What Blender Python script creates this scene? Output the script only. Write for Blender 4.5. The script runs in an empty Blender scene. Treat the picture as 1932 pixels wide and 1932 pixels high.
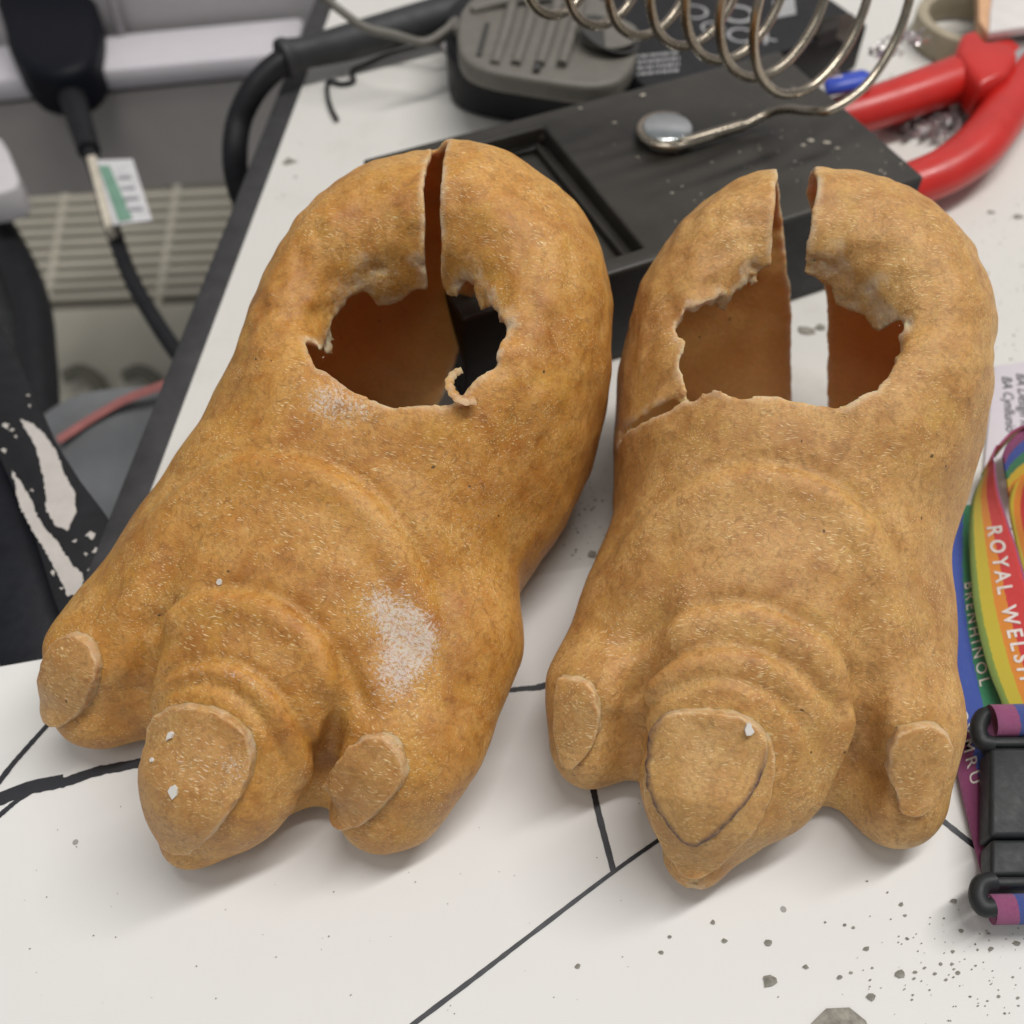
import bpy, bmesh, math, random
import numpy as np
from mathutils import Vector, Matrix
# ---------------------------------------------------------------- camera, world, lamps, exposure (all lengths below in mm, built at 0.001)
MM = 0.001
C = bpy.context.scene
col = C.collection
CAM_H, TILT, FPX = 248.0, math.radians(37), 1950.0      # camera height over the desk, angle from straight down, focal length for a 1932 px wide picture
cd = bpy.data.cameras.new('camera'); cam = bpy.data.objects.new('camera', cd); col.objects.link(cam)
cam.location = (0, 0, CAM_H*MM); cam.rotation_euler = (TILT, 0, 0)
cd.sensor_width = 36; cd.sensor_fit = 'HORIZONTAL'; cd.lens = 36*FPX/1932
cd.clip_start = .01; cd.clip_end = 20
cd.dof.use_dof = True; cd.dof.focus_distance = .235; cd.dof.aperture_fstop = 12
C.camera = cam
w = bpy.data.worlds.new('World'); C.world = w; w.use_nodes = True
w.node_tree.nodes['Background'].inputs[0].default_value = (.95, .98, 1, 1)
w.node_tree.nodes['Background'].inputs[1].default_value = .27
def lamp(name, loc, size, power, aim, colr=(1, .975, .945)):
    l = bpy.data.lights.new(name, 'AREA'); l.shape = 'RECTANGLE'; l.size, l.size_y = size; l.energy = power; l.color = colr
    o = bpy.data.objects.new(name, l); col.objects.link(o); o.location = loc
    d = Vector(aim)-Vector(loc); o.rotation_euler = d.to_track_quat('-Z', 'Y').to_euler(); return o
lamp('ceiling_tube_light', (.52, .42, 1.75), (.16, 1.7) , 30, (0, .15, 0))
lamp('ceiling_panel_light', (-.5, -.5, 1.7), (.7, .7), 4, (0, .15, 0))
C.view_settings.view_transform = 'Standard'; C.view_settings.look = 'None'; C.view_settings.exposure = 0; C.view_settings.gamma = 1
try:
    C.cycles.use_denoising = True
except Exception: pass
# ---------------------------------------------------------------- helpers
FW = np.array([0, math.sin(TILT), -math.cos(TILT)]); UPV = np.array([0, math.cos(TILT), math.sin(TILT)])
def at(px, py, z=0.0):
    """the point (mm) at height z that this direction of view meets: used to lay things out at their real distance"""
    d = FW*FPX+np.array([px-966.0, 0, 0])+UPV*(966-py); return np.array([0, 0, CAM_H])+d*((z-CAM_H)/d[2])
def atY(px, py, Y):
    d = FW*FPX+np.array([px-966.0, 0, 0])+UPV*(966-py); return np.array([0, 0, CAM_H])+d*(Y/d[1])
def tag(o, label=None, cat=None, group=None, kind=None):
    if label: o['label'] = label
    if cat: o['category'] = cat
    if group: o['group'] = group
    if kind: o['kind'] = kind
    return o
def empty(name, loc=(0, 0, 0), rz=0):
    o = bpy.data.objects.new(name, None); o.empty_display_size = .01; col.objects.link(o)
    o.location = [c*MM for c in loc]; o.rotation_euler = (0, 0, rz); return o
def mesh_obj(name, V, Fc, m, parent=None, smooth=False, origin=(0, 0, 0)):
    V = np.asarray(V, float)-np.array(origin, float)
    if parent is not None:
        pl = np.array(parent.location)/MM; 
        V = V-pl if tuple(origin) == (0, 0, 0) else V
    me = bpy.data.meshes.new(name); me.from_pydata((V*MM).tolist(), [], [tuple(int(i) for i in f) for f in Fc]); me.update()
    if smooth: me.shade_smooth()
    o = bpy.data.objects.new(name, me); col.objects.link(o)
    if m: me.materials.append(m)
    if parent is not None: o.parent = parent
    else: o.location = [c*MM for c in origin]
    return o
class MB:
    """collects shapes (mm, world axes) into one mesh"""
    def __init__(s): s.V = []; s.F = []
    def add(s, V, F):
        n = len(s.V); s.V += [tuple(map(float, v)) for v in V]; s.F += [tuple(i+n for i in f) for f in F]; return s
    def prism(s, top, bottom):
        n = len(top); s.add(list(top)+list(bottom), [tuple(range(n)), tuple(range(2*n-1, n-1, -1))]+[(i, i+n, (i+1) % n+n, (i+1) % n) for i in range(n)]); return s
    def slab(s, pts, h, dz=None):
        """polygon of 3D points pushed down by h"""
        pts = [np.array(p, float) for p in pts]; d = np.array([0, 0, -h]) if dz is None else np.array(dz, float)
        return s.prism(pts, [p+d for p in pts])
    def tube(s, path, r, n=10, closed=False, caps=True, flat=None):
        P = np.array(path, float); N = len(P); r = np.full(N, r, float) if np.isscalar(r) else np.array(r, float)
        T = np.gradient(P, axis=0)
        if closed: T = np.roll(P, -1, 0)-np.roll(P, 1, 0)
        T /= np.linalg.norm(T, axis=1)[:, None]+1e-9
        up = np.array([0, 0, 1.]) if abs(T[0][2]) < .9 else np.array([1., 0, 0]); a = np.cross(T[0], up); a /= np.linalg.norm(a); V = []
        for i in range(N):
            a = a-T[i]*a.dot(T[i]); a /= np.linalg.norm(a); b = np.cross(a, T[i])
            for k in range(n):
                q = 2*math.pi*k/n; rb = r[i]*(flat or 1); V.append(P[i]+a*r[i]*math.cos(q)+b*rb*math.sin(q))
        F = [(i*n+k, i*n+(k+1) % n, (i+1)*n+(k+1) % n, (i+1)*n+k) for i in range(N-1) for k in range(n)]
        if closed: F += [((N-1)*n+k, (N-1)*n+(k+1) % n, (k+1) % n, k) for k in range(n)]
        elif caps: F += [tuple(range(n-1, -1, -1)), tuple((N-1)*n+k for k in range(n))]
        return s.add(V, F)
    def build(s, name, m, parent=None, smooth=False, bevel=0, segs=2, auto=None):
        o = mesh_obj(name, s.V, s.F, m, parent, smooth)
        bm = bmesh.new(); bm.from_mesh(o.data); bmesh.ops.recalc_face_normals(bm, faces=bm.faces)
        if bevel:
            es = [e for e in bm.edges if len(e.link_faces) == 2 and e.calc_face_angle(0) > .6]
            bmesh.ops.bevel(bm, geom=es, offset=bevel*MM, segments=segs, affect='EDGES', profile=.5)
        bm.to_mesh(o.data); bm.free()
        if smooth or bevel:
            o.data.shade_smooth()
            try: o.data.set_sharp_from_angle(angle=math.radians(auto or 40))
            except Exception: pass
        return o
def spline(pts, n=12):
    """Catmull-Rom through the points"""
    P = [np.array(p, float) for p in pts]; P = [2*P[0]-P[1]]+P+[2*P[-1]-P[-2]]; out = []
    for i in range(1, len(P)-2):
        for t in np.linspace(0, 1, n, endpoint=False):
            a, b, c, d = P[i-1:i+3]; out.append(.5*((2*b)+(c-a)*t+(2*a-5*b+4*c-d)*t*t+(3*b-a-3*c+d)*t**3))
    out.append(P[-2]); return np.array(out)
def move_origin(o, p):
    """put a top-level mesh's origin at point p (mm)"""
    p = Vector([c*MM for c in p]); o.data.transform(Matrix.Translation(-p)); o.location = p; return o
# ---------------------------------------------------------------- materials
def new_mat(name):
    m = bpy.data.materials.new(name); m.use_nodes = True; nt = m.node_tree; return m, nt, nt.nodes['Principled BSDF']
def N(nt, t, **kw):
    n = nt.nodes.new(t)
    for k, v in kw.items():
        if k in n.inputs.keys() if isinstance(k, str) else False: n.inputs[k].default_value = v
        else: setattr(n, k, v)
    return n
def L(nt, a, b): nt.links.new(a, b)
def coords(nt, scale=1.0):
    t = nt.nodes.new('ShaderNodeTexCoord'); mp = nt.nodes.new('ShaderNodeMapping'); mp.inputs['Scale'].default_value = (scale,)*3 if np.isscalar(scale) else scale
    L(nt, t.outputs['Object'], mp.inputs['Vector']); return mp.outputs[0]
def noise(nt, vec, scale, detail=4, rough=.55, dist=0):
    n = nt.nodes.new('ShaderNodeTexNoise'); n.inputs['Scale'].default_value = scale; n.inputs['Detail'].default_value = detail
    n.inputs['Roughness'].default_value = rough; n.inputs['Distortion'].default_value = dist; L(nt, vec, n.inputs['Vector']); return n.outputs['Fac']
def ramp(nt, fac, stops):
    r = nt.nodes.new('ShaderNodeValToRGB'); e = r.color_ramp.elements
    while len(e) < len(stops): e.new(.5)
    for el, (p, c) in zip(e, stops): el.position = p; el.color = (*c, 1) if len(c) == 3 else c
    L(nt, fac, r.inputs[0]); return r.outputs[0]
def mix(nt, fac, a, b):
    m = nt.nodes.new('ShaderNodeMix'); m.data_type = 'RGBA'
    for s, v in ((0, fac), (6, a), (7, b)):
        if hasattr(v, 'is_linked') or hasattr(v, 'links'): L(nt, v, m.inputs[s])
        else: m.inputs[s].default_value = v if s == 0 else (*v, 1)
    return m.outputs[2]
def math_(nt, op, a, b=0.0, clamp=False):
    m = nt.nodes.new('ShaderNodeMath'); m.operation = op; m.use_clamp = clamp
    for i, v in enumerate((a, b)):
        if hasattr(v, 'links'): L(nt, v, m.inputs[i])
        else: m.inputs[i].default_value = v
    return m.outputs[0]
def bump(nt, h, strength, dist, prev=None):
    b = nt.nodes.new('ShaderNodeBump'); b.inputs['Strength'].default_value = strength; b.inputs['Distance'].default_value = dist
    L(nt, h, b.inputs['Height'])
    if prev is not None: L(nt, prev, b.inputs['Normal'])
    return b.outputs[0]
def simple(name, c, rough=.5, metal=0, var=.12, vs=120, bmp=.15, bs=900, coat=0, spec=.5):
    """plain surface with uneven tone, uneven gloss and a fine grain"""
    m, nt, b = new_mat(name); v = coords(nt)
    n1 = noise(nt, v, vs, 6, .6)
    L(nt, ramp(nt, n1, [(.3, tuple(x*(1-var) for x in c)), (.7, tuple(min(1, x*(1+var)) for x in c))]), b.inputs['Base Color'])
    L(nt, math_(nt, 'ADD', math_(nt, 'MULTIPLY', noise(nt, v, vs*2.3, 4), .3), rough-.15), b.inputs['Roughness'])
    b.inputs['Metallic'].default_value = metal; b.inputs['Coat Weight'].default_value = coat; b.inputs['Specular IOR Level'].default_value = spec
    if bmp: L(nt, bump(nt, noise(nt, v, bs, 5, .6), bmp, .0004), b.inputs['Normal'])
    return m

# ---------------------------------------------------------------- setting: table, paper, room beyond the table's edge
def desk_material(name, c, dirt, rough):
    m, nt, b = new_mat(name); v = coords(nt)
    a = noise(nt, v, 6, 4, .5); base = ramp(nt, a, [(.3, tuple(x*.96 for x in c)), (.7, tuple(x*1.02 for x in c))])
    sm = ramp(nt, noise(nt, v, 26, 5, .7), [(.55, (0, 0, 0)), (.8, (1, 1, 1))])
    c1 = mix(nt, math_(nt, 'MULTIPLY', sm, dirt*.35), base, (.42, .38, .33))
    vo = nt.nodes.new('ShaderNodeTexVoronoi'); vo.inputs['Scale'].default_value = 95; L(nt, v, vo.inputs['Vector'])
    s = nt.nodes.new('ShaderNodeSeparateColor'); L(nt, vo.outputs['Color'], s.inputs[0])
    sp = math_(nt, 'MULTIPLY', math_(nt, 'LESS_THAN', vo.outputs['Distance'], math_(nt, 'MULTIPLY', s.outputs[1], .16)), math_(nt, 'GREATER_THAN', s.outputs[0], 1-.35*dirt))
    c2 = mix(nt, math_(nt, 'MULTIPLY', sp, .65), c1, (.12, .11, .10))
    L(nt, c2, b.inputs['Base Color']); b.inputs['Roughness'].default_value = rough
    L(nt, bump(nt, noise(nt, v, 500, 4, .6), .12, .0002), b.inputs['Normal'])
    return m
m_desk = desk_material('white_laminate', (.655, .64, .60), .9, .42)
m_paper = desk_material('drawing_paper', (.715, .705, .68), .16, .7)
m_edge = simple('black_edging', (.033, .032, .033), .6, vs=90, var=.3)
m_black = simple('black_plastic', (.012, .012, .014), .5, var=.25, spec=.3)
m_ink = simple('marker_ink', (.018, .018, .024), .5, var=.2, bmp=0)
m_white = simple('white_enamel', (.62, .59, .60), .45, bmp=.05, var=.04)
m_beige = simple('beige_enamel', (.47, .44, .36), .5, var=.06, vs=20)
m_dark = simple('shadow_grey', (.045, .043, .04), .8)
# table top: a slab with its left edge running away from the viewer
EL = [(-125.0, 20.0), (-87.0, 470.0)]; ex_ = (EL[1][0]-EL[0][0])/450
def edge_x(y): return EL[0][0]+(y-20)*ex_
top = [(edge_x(-350), -350, 0), (700, -350, 0), (700, 900, 0), (edge_x(900), 900, 0)]
o = MB().slab(top, 26).build('table_top', m_desk); tag(o, kind='structure')
eb = MB().slab([(edge_x(-350)-10, -350, -.6), (edge_x(-350)-.2, -350, -.6), (edge_x(900)-.2, 900, -.6), (edge_x(900)-10, 900, -.6)], 27).build('edge_strip', m_edge, o, bevel=.8)
# floor far below and the wall unit beyond the table
fl = MB().slab([(-2500, -600, -720), (2500, -600, -720), (2500, 2600, -720), (-2500, 2600, -720)], 20).build('floor', simple('grey_floor', (.16, .15, .14), .7)); tag(fl, kind='structure')
wl = MB().slab([(-2500, 1500, 1400), (2500, 1500, 1400), (2500, 1560, 1400), (-2500, 1560, 1400)], 2120).build('wall', m_white); tag(wl, kind='structure')
# paper sheet lying on the table, overhanging its edge on the left
ps = [np.array(at(-20, 1262)), np.array(at(100, 1243)), np.array(at(1010, 1088)), np.array([165, 196, 0]), np.array([215, -60, 0]), np.array([-190, -90, 0])]
d_ = (ps[2]-ps[0]); d_ /= np.linalg.norm(d_); n_ = np.array([d_[1], -d_[0], 0]); A0 = ps[0]-d_*60
c0, c1, c2, c3 = A0, A0+d_*375, A0+d_*375+n_*300, A0+n_*300
sheet = MB()
nx, ny = 30, 24; V = []; F = []
for j in range(ny+1):
    for i in range(nx+1):
        p = c0+(c1-c0)*i/nx+(c3-c0)*j/ny
        z = .45+.10*math.sin(p[0]*.05+1)*math.sin(p[1]*.04)
        if p[0] < edge_x(p[1])-10: z += -.02*(edge_x(p[1])-10-p[0])
        V.append((p[0], p[1], z))
for j in range(ny):
    for i in range(nx): a = j*(nx+1)+i; F.append((a, a+nx+1, a+nx+2, a+1))
n0 = len(V); V += [(x, y, z-.25) for x, y, z in V]; F += [(a+n0, d+n0, c+n0, b+n0) for a, b, c, d in F]
rim = [i for i in range(nx+1)]+[(j)*(nx+1)+nx for j in range(1, ny+1)]+[ny*(nx+1)+i for i in range(nx-1, -1, -1)]+[j*(nx+1) for j in range(ny-1, 0, -1)]
F += [(rim[k], rim[(k+1) % len(rim)], rim[(k+1) % len(rim)]+n0, rim[k]+n0) for k in range(len(rim))]
paper = mesh_obj('paper_sheet', V, F, m_paper, smooth=False, origin=(0, 40, .3))
tag(paper, 'large white paper sheet with black marker lines under the toes of both feet', 'paper sheet')
def pen(pts, w0, w1=None, name='pen_line'):
    P = spline([at(x, y, 0) for x, y in pts], 10); P[:, 2] = 0; n = len(P); T = np.gradient(P, axis=0); T /= np.linalg.norm(T, axis=1)[:, None]; S = np.stack([T[:, 1], -T[:, 0], T[:, 2]*0], 1)
    rr = np.random.RandomState(n); ww = np.linspace(w0, w1 or w0, n)*(1+.06*rr.normal(size=n)); V = []
    zz = np.array([.64+.10*math.sin(p[0]*.05+1)*math.sin(p[1]*.04)+(-.02*(edge_x(p[1])-10-p[0]) if p[0] < edge_x(p[1])-10 else 0) for p in P])
    for k, (s_, dz) in enumerate(((1, 0), (-1, 0), (1, -.1), (-1, -.1))):
        V += [tuple(P[i]+S[i]*s_*ww[i]/2+np.array([0, 0, zz[i]+dz])) for i in range(n)]
    F = []
    for i in range(n-1): F += [(i, n+i, n+i+1, i+1), (2*n+i, 2*n+i+1, 3*n+i+1, 3*n+i), (i, i+1, 2*n+i+1, 2*n+i), (n+i, 3*n+i, 3*n+i+1, n+i+1)]
    return mesh_obj(name, V, F, m_ink, paper, origin=(0, 0, 0))
pen([(285, 1437), (235, 1447), (180, 1458), (120, 1478), (60, 1490), (0, 1512), (-40, 1530)], 2.5, 2.9)
pen([(140, 1478), (90, 1482), (40, 1508), (0, 1540), (-30, 1562)], .8, 1.6)
pen([(120, 1466), (60, 1478), (0, 1500)], 1.0, 1.0)
pen([(92, 1368), (50, 1415), (20, 1450), (-25, 1510)], 1.3, 1.5)
pen([(930, 1308), (985, 1301), (1012, 1299), (1045, 1290)], 1.1, 2.0)
pen([(1118, 1485), (1130, 1540), (1158, 1648)], 1.6, 1.5)
pen([(1260, 1574), (1158, 1646), (1000, 1766), (880, 1858), (720, 1978)], .95, 1.15)
pen([(1740, 1520), (1790, 1560), (1850, 1608)], 1.4, 1.5)


def sc(a): return np.asarray(a, dtype=np.float32)
def smin(a, b, k):
    h = np.clip(0.5+0.5*(b-a)/k, 0, 1); return b*(1-h)+a*h-k*h*(1-h)
def smax(a, b, k): return -smin(-a, -b, k)
def cone(p, a, b, r1, r2, fz=1.0):
    """tapered capsule; fz > 1 flattens it vertically"""
    a = np.array(a, float); b = np.array(b, float); ba = b-a
    U, V, Z = p
    dx, dy, dz = U-a[0], V-a[1], (Z-a[2])*fz
    bz = ba[2]*fz
    t = np.clip((dx*ba[0]+dy*ba[1]+dz*bz)/(ba[0]**2+ba[1]**2+bz**2), 0, 1)
    return np.sqrt((dx-t*ba[0])**2+(dy-t*ba[1])**2+(dz-t*bz)**2)-(r1+(r2-r1)*t)
def chain(p, pts, k=6, fz=1.0):
    d = None
    for (a, b) in zip(pts[:-1], pts[1:]):
        c = cone(p, a[:3], b[:3], a[3], b[3], fz)
        d = c if d is None else smin(d, c, k)
    return d
def sellip(p, c, r, e=2.4, shear=0):
    U, V, Z = p; V = V-(Z-c[2])*shear
    q = (np.abs((U-c[0])/r[0])**e+np.abs((V-c[1])/r[1])**e+np.abs((Z-c[2])/r[2])**e)**(1/e)
    return (q-1)*min(r)
def waves(p, seed, size, n=7):
    """smooth random lumps of about the given size (mm), value about -1..1"""
    r = np.random.RandomState(seed); U, V, Z = p; s = 0
    for i in range(n):
        d = r.normal(size=3); d /= np.linalg.norm(d); w = 6.283/(size*r.uniform(.75, 1.5))
        s = s+np.sin((U*d[0]+V*d[1]+Z*d[2])*w+r.uniform(0, 6.28))
    return s/(n**.5*1.2)
def curve(v, pts):
    """smooth interpolation of a station table"""
    x = np.array([q[0] for q in pts], float); y = np.array([q[1] for q in pts], float)
    xi = np.linspace(x[0]-30, x[-1]+30, 400); yi = np.interp(xi, x, y)
    k = np.exp(-np.linspace(-2, 2, 31)**2); k /= k.sum()
    yi = np.convolve(np.pad(yi, 15, mode='edge'), k, 'valid')
    return np.interp(v, xi, yi)
def arc(p, c, r, a0, a1, amp, w, rot=0):
    """a raised skin fold along an elliptical arc: bulge inside, crease outside"""
    U, V, Z = p; q = np.radians(rot)
    x = (U-c[0])*np.cos(q)+(V-c[1])*np.sin(q); y = -(U-c[0])*np.sin(q)+(V-c[1])*np.cos(q)
    rr = np.sqrt((x/r[0])**2+(y/r[1])**2)+1e-6
    d = (rr-1)*(r[0]+r[1])/2
    an = np.degrees(np.arctan2(y/r[1], x/r[0]))
    m = (an-a0)/(a1-a0); fade = np.clip(np.minimum(m, 1-m)*5, 0, 1); fade = fade*fade*(3-2*fade)
    fade = fade*np.clip((Z-18)/12, 0, 1)
    return fade*(amp*.8*np.exp(-((d-w*.35)/(w*.5))**2)-amp*np.exp(-((d+w*.9)/(w*1.0))**2))
def foot_outer(p, F):
    U, V, Z = p
    L = curve(V, F['left']); R = curve(V, F['right']); T = curve(V, F['top'])
    c = (L+R)/2; w = (R-L)/2; zc = T*.40
    up = Z > zc
    e = 2.35
    qz = np.where(up, (Z-zc)/(T-zc), (zc-Z)/(zc+.01))
    q = (np.abs((U-c)/w)**e+np.where(up, qz, qz*1.0)**np.where(up, 2.1, 3.2))**(1/e)
    body = (q-1)*np.minimum(w, T*.55)
    v0, v1 = F['span']
    body = smax(body, v0-V, 16); body = smax(body, V-v1, 16)
    d = body
    h = F['heel']; d = smin(d, sellip(p, h[:3], h[3:6], 2.5, h[6]), 14)
    for t in F['toes']: d = smin(d, chain(p, t['pts'], 6, t.get('fz', 1.0)), t.get('k', 7))
    for g in F['grooves']: d = smax(d, -chain(p, g['pts'], 4), g.get('k', 8))
    n = F['funnel']
    fu = np.sqrt(((U-n['c'][0]-(Z-70)*n.get('su', 0))/n['r'][0])**2+((V-n['c'][1]-(Z-70)*n.get('sv', 0))/n['r'][1])**2)
    fu = (fu-1)*min(n['r'])
    fu = smax(fu, n['z0']-Z, 8)
    d = smax(d, -fu, n['k'])
    d = smax(d, -Z, 5)
    if 'step' in F:     # one half of the split heel rides up over the other
        us = 6.7-(V-113.8)*.382
        d = d-F['step']/(1+np.exp(-np.clip((U-us)/.5, -30, 30)))*np.exp(-((U-us-9)/15)**2)*np.clip((V-112)/16, 0, 1)*np.clip((Z-55)/12, 0, 1)
    hm = np.clip((V-66)/22, 0, 1)*np.clip((Z-35)/20, 0, 1)
    d = d+hm*(.24*waves(p, F['seed']+21, 14, 14)+.16*waves(p, F['seed']+22, 6.5, 16))
    for a in F['arcs']: d = d+arc(p, *a)
    d = d+F['lump']*waves(p, F['seed'], 24)+.4*F['lump']*waves(p, F['seed']+1, 10, 16)
    return d

# ---------------------------------------------------------------- the two feet
def foot_material(name, base, light, dark, gloss, whit, yel):
    m, nt, b = new_mat(name)
    v = coords(nt, 1.0)
    big = noise(nt, v, 45, 5, .6, .6); mid = noise(nt, v, 190, 5, .62, .4); fine = noise(nt, v, 900, 4, .7)
    c = ramp(nt, big, [(.33, dark), (.5, base), (.68, light)])
    c = mix(nt, math_(nt, 'MULTIPLY', ramp(nt, noise(nt, v, 95, 6, .72, 1.5), [(.5, (0, 0, 0)), (.64, (1, 1, 1))]), .6), c, dark)
    c2 = mix(nt, math_(nt, 'MULTIPLY', ramp(nt, mid, [(.42, (0, 0, 0)), (.66, (1, 1, 1))]), .55), c, light)
    c3 = mix(nt, math_(nt, 'MULTIPLY', ramp(nt, noise(nt, v, 420, 4, .6, 1.2), [(.50, (0, 0, 0)), (.68, (1, 1, 1))]), .5), c2, tuple(x*.5 for x in dark))
    c3 = mix(nt, math_(nt, 'MULTIPLY', ramp(nt, noise(nt, v, 75, 6, .7, 1.0), [(.50, (0, 0, 0)), (.68, (1, 1, 1))]), .55), c3, yel)
    c3 = mix(nt, math_(nt, 'MULTIPLY', ramp(nt, noise(nt, v, 1100, 3, .7), [(.45, (0, 0, 0)), (.66, (1, 1, 1))]), .55), c3, tuple(x*.7 for x in base))
    # short pale fibres lying every way in the skin
    fib = None; w_ = nt.nodes.new('ShaderNodeVectorMath'); w_.operation = 'ADD'
    wn = nt.nodes.new('ShaderNodeTexNoise'); wn.inputs['Scale'].default_value = 130; L(nt, v, wn.inputs['Vector'])
    sc_ = nt.nodes.new('ShaderNodeVectorMath'); sc_.operation = 'SCALE'; sc_.inputs['Scale'].default_value = .0045; L(nt, wn.outputs['Color'], sc_.inputs[0])
    L(nt, v, w_.inputs[0]); L(nt, sc_.outputs[0], w_.inputs[1])
    for i, rot in enumerate(((.3, .2, .4), (1.1, .5, 1.7), (.6, 1.3, 2.6), (1.9, .8, .9))):
        mp = nt.nodes.new('ShaderNodeMapping'); mp.inputs['Rotation'].default_value = rot; mp.inputs['Scale'].default_value = (300, 1500, 1500); mp.inputs['Location'].default_value = (i*3.3, i, 0)
        L(nt, w_.outputs[0], mp.inputs['Vector'])
        vo = nt.nodes.new('ShaderNodeTexVoronoi'); vo.inputs['Scale'].default_value = 1; L(nt, mp.outputs[0], vo.inputs['Vector'])
        f = ramp(nt, vo.outputs['Distance'], [(.10, (1, 1, 1)), (.27, (0, 0, 0))])
        sel = math_(nt, 'GREATER_THAN', N(nt, 'ShaderNodeSeparateColor').outputs[0], .5)
        sp = sel.node.inputs[0].links[0].from_node; L(nt, vo.outputs['Color'], sp.inputs[0]); sel.node.inputs[1].default_value = .45
        f = math_(nt, 'MULTIPLY', f, sel)
        fib = f if fib is None else math_(nt, 'MAXIMUM', fib, f)
    fm = math_(nt, 'MULTIPLY', fib, ramp(nt, noise(nt, v, 85, 4, .7), [(.40, (.06,)*3), (.62, (1, 1, 1))]))
    c4 = mix(nt, math_(nt, 'MULTIPLY', fm, .85), c3, (.86, .64, .34))
    ai = nt.nodes.new('ShaderNodeAttribute'); ai.attribute_name = 'inner'
    c4 = mix(nt, math_(nt, 'MULTIPLY', ai.outputs['Fac'], .65), c4, (.78, .47, .16))
    # dark specks
    sv = nt.nodes.new('ShaderNodeTexVoronoi'); sv.inputs['Scale'].default_value = 260; L(nt, w_.outputs[0], sv.inputs['Vector'])
    s1 = math_(nt, 'LESS_THAN', sv.outputs['Distance'], .085); sp = N(nt, 'ShaderNodeSeparateColor'); L(nt, sv.outputs['Color'], sp.inputs[0])
    s2 = math_(nt, 'MULTIPLY', s1, math_(nt, 'GREATER_THAN', sp.outputs[0], .93))
    c5 = mix(nt, math_(nt, 'MULTIPLY', s2, .8), c4, (.05, .025, .012))
    # white bloom where the skin has been rubbed, torn pale pulp on cut edges
    at_ = nt.nodes.new('ShaderNodeAttribute'); at_.attribute_name = 'chalk'
    th = math_(nt, 'ADD', math_(nt, 'MULTIPLY', at_.outputs['Fac'], .74), math_(nt, 'MULTIPLY', math_(nt, 'SUBTRACT', math_(nt, 'MAXIMUM', noise(nt, w_.outputs[0], 1300, 3, .8), math_(nt, 'MULTIPLY', fib, .75)), .5), 2.2))
    ck = math_(nt, 'MULTIPLY', ramp(nt, th, [(.38, (0, 0, 0)), (.85, (1, 1, 1))]), math_(nt, 'GREATER_THAN', at_.outputs['Fac'], .03))
    c6 = mix(nt, math_(nt, 'MULTIPLY', ck, whit), c5, (.70, .62, .55))
    ae = nt.nodes.new('ShaderNodeAttribute'); ae.attribute_name = 'torn'
    tn = math_(nt, 'MULTIPLY', ae.outputs['Fac'], ramp(nt, noise(nt, v, 160, 4, .7), [(.38, (.1,)*3), (.58, (1, 1, 1))]))
    c7 = mix(nt, math_(nt, 'MULTIPLY', tn, .95), c6, (.72, .58, .40))
    ap = nt.nodes.new('ShaderNodeAttribute'); ap.attribute_name = 'pencil'
    c8 = mix(nt, math_(nt, 'MULTIPLY', ap.outputs['Fac'], ramp(nt, noise(nt, v, 900, 3), [(.3, (.6,)*3), (.55, (1, 1, 1))])), c7, (.05, .028, .045))
    L(nt, c8, b.inputs['Base Color'])
    r = math_(nt, 'ADD', math_(nt, 'MULTIPLY', mid, .35), gloss)
    L(nt, math_(nt, 'ADD', r, math_(nt, 'MULTIPLY', ck, .3)), b.inputs['Roughness'])
    b.inputs['Subsurface Weight'].default_value = .5; b.inputs['Subsurface Radius'].default_value = (1, .42, .14); b.inputs['Subsurface Scale'].default_value = .0036
    b.inputs['Specular IOR Level'].default_value = .42
    n1 = bump(nt, noise(nt, v, 150, 6, .7), .4, .001)
    n2 = bump(nt, noise(nt, w_.outputs[0], 620, 5, .75), .5, .0006, n1)
    n3 = bump(nt, math_(nt, 'ADD', fib, math_(nt, 'MULTIPLY', ck, .4)), .35, .0003, n2)
    L(nt, n3, b.inputs['Normal'])
    return m
def vdb_mesh(f, org, h):
    import openvdb
    g = openvdb.FloatGrid(background=9.0); g.copyFromArray(np.ascontiguousarray(np.clip(f, -9, 9), dtype=np.float32))
    g.transform = openvdb.createLinearTransform(voxelSize=1.0)
    P, Q = g.convertToQuads(isovalue=0.0)[:2]
    return np.asarray(P, float)*h+org, np.asarray(Q)
def sample(F_, P, org, h):
    q = (P-org)/h; i = np.clip(np.floor(q).astype(int), 0, np.array(F_.shape)-2); t = np.clip(q-i, 0, 1); o = 0
    for a in (0, 1):
        for b_ in (0, 1):
            for c_ in (0, 1):
                o = o+F_[i[:, 0]+a, i[:, 1]+b_, i[:, 2]+c_]*(t[:, 0] if a else 1-t[:, 0])*(t[:, 1] if b_ else 1-t[:, 1])*(t[:, 2] if c_ else 1-t[:, 2])
    return o
def poly_sdf(X, Y, poly):
    """signed distance to a closed polygon, negative inside"""
    d = np.full(X.shape, 1e9); ins = np.zeros(X.shape, bool); n = len(poly)
    for i in range(n):
        ax, ay = poly[i][:2]; bx, by = poly[(i+1) % n][:2]; ex, ey = bx-ax, by-ay
        t = np.clip(((X-ax)*ex+(Y-ay)*ey)/(ex*ex+ey*ey+1e-9), 0, 1)
        d = np.minimum(d, (X-ax-t*ex)**2+(Y-ay-t*ey)**2)
        ins ^= ((ay > Y) != (by > Y)) & (X < (bx-ax)*(Y-ay)/(by-ay+1e-12)+ax)
    return np.where(ins, -1, 1)*np.sqrt(d)
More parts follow.
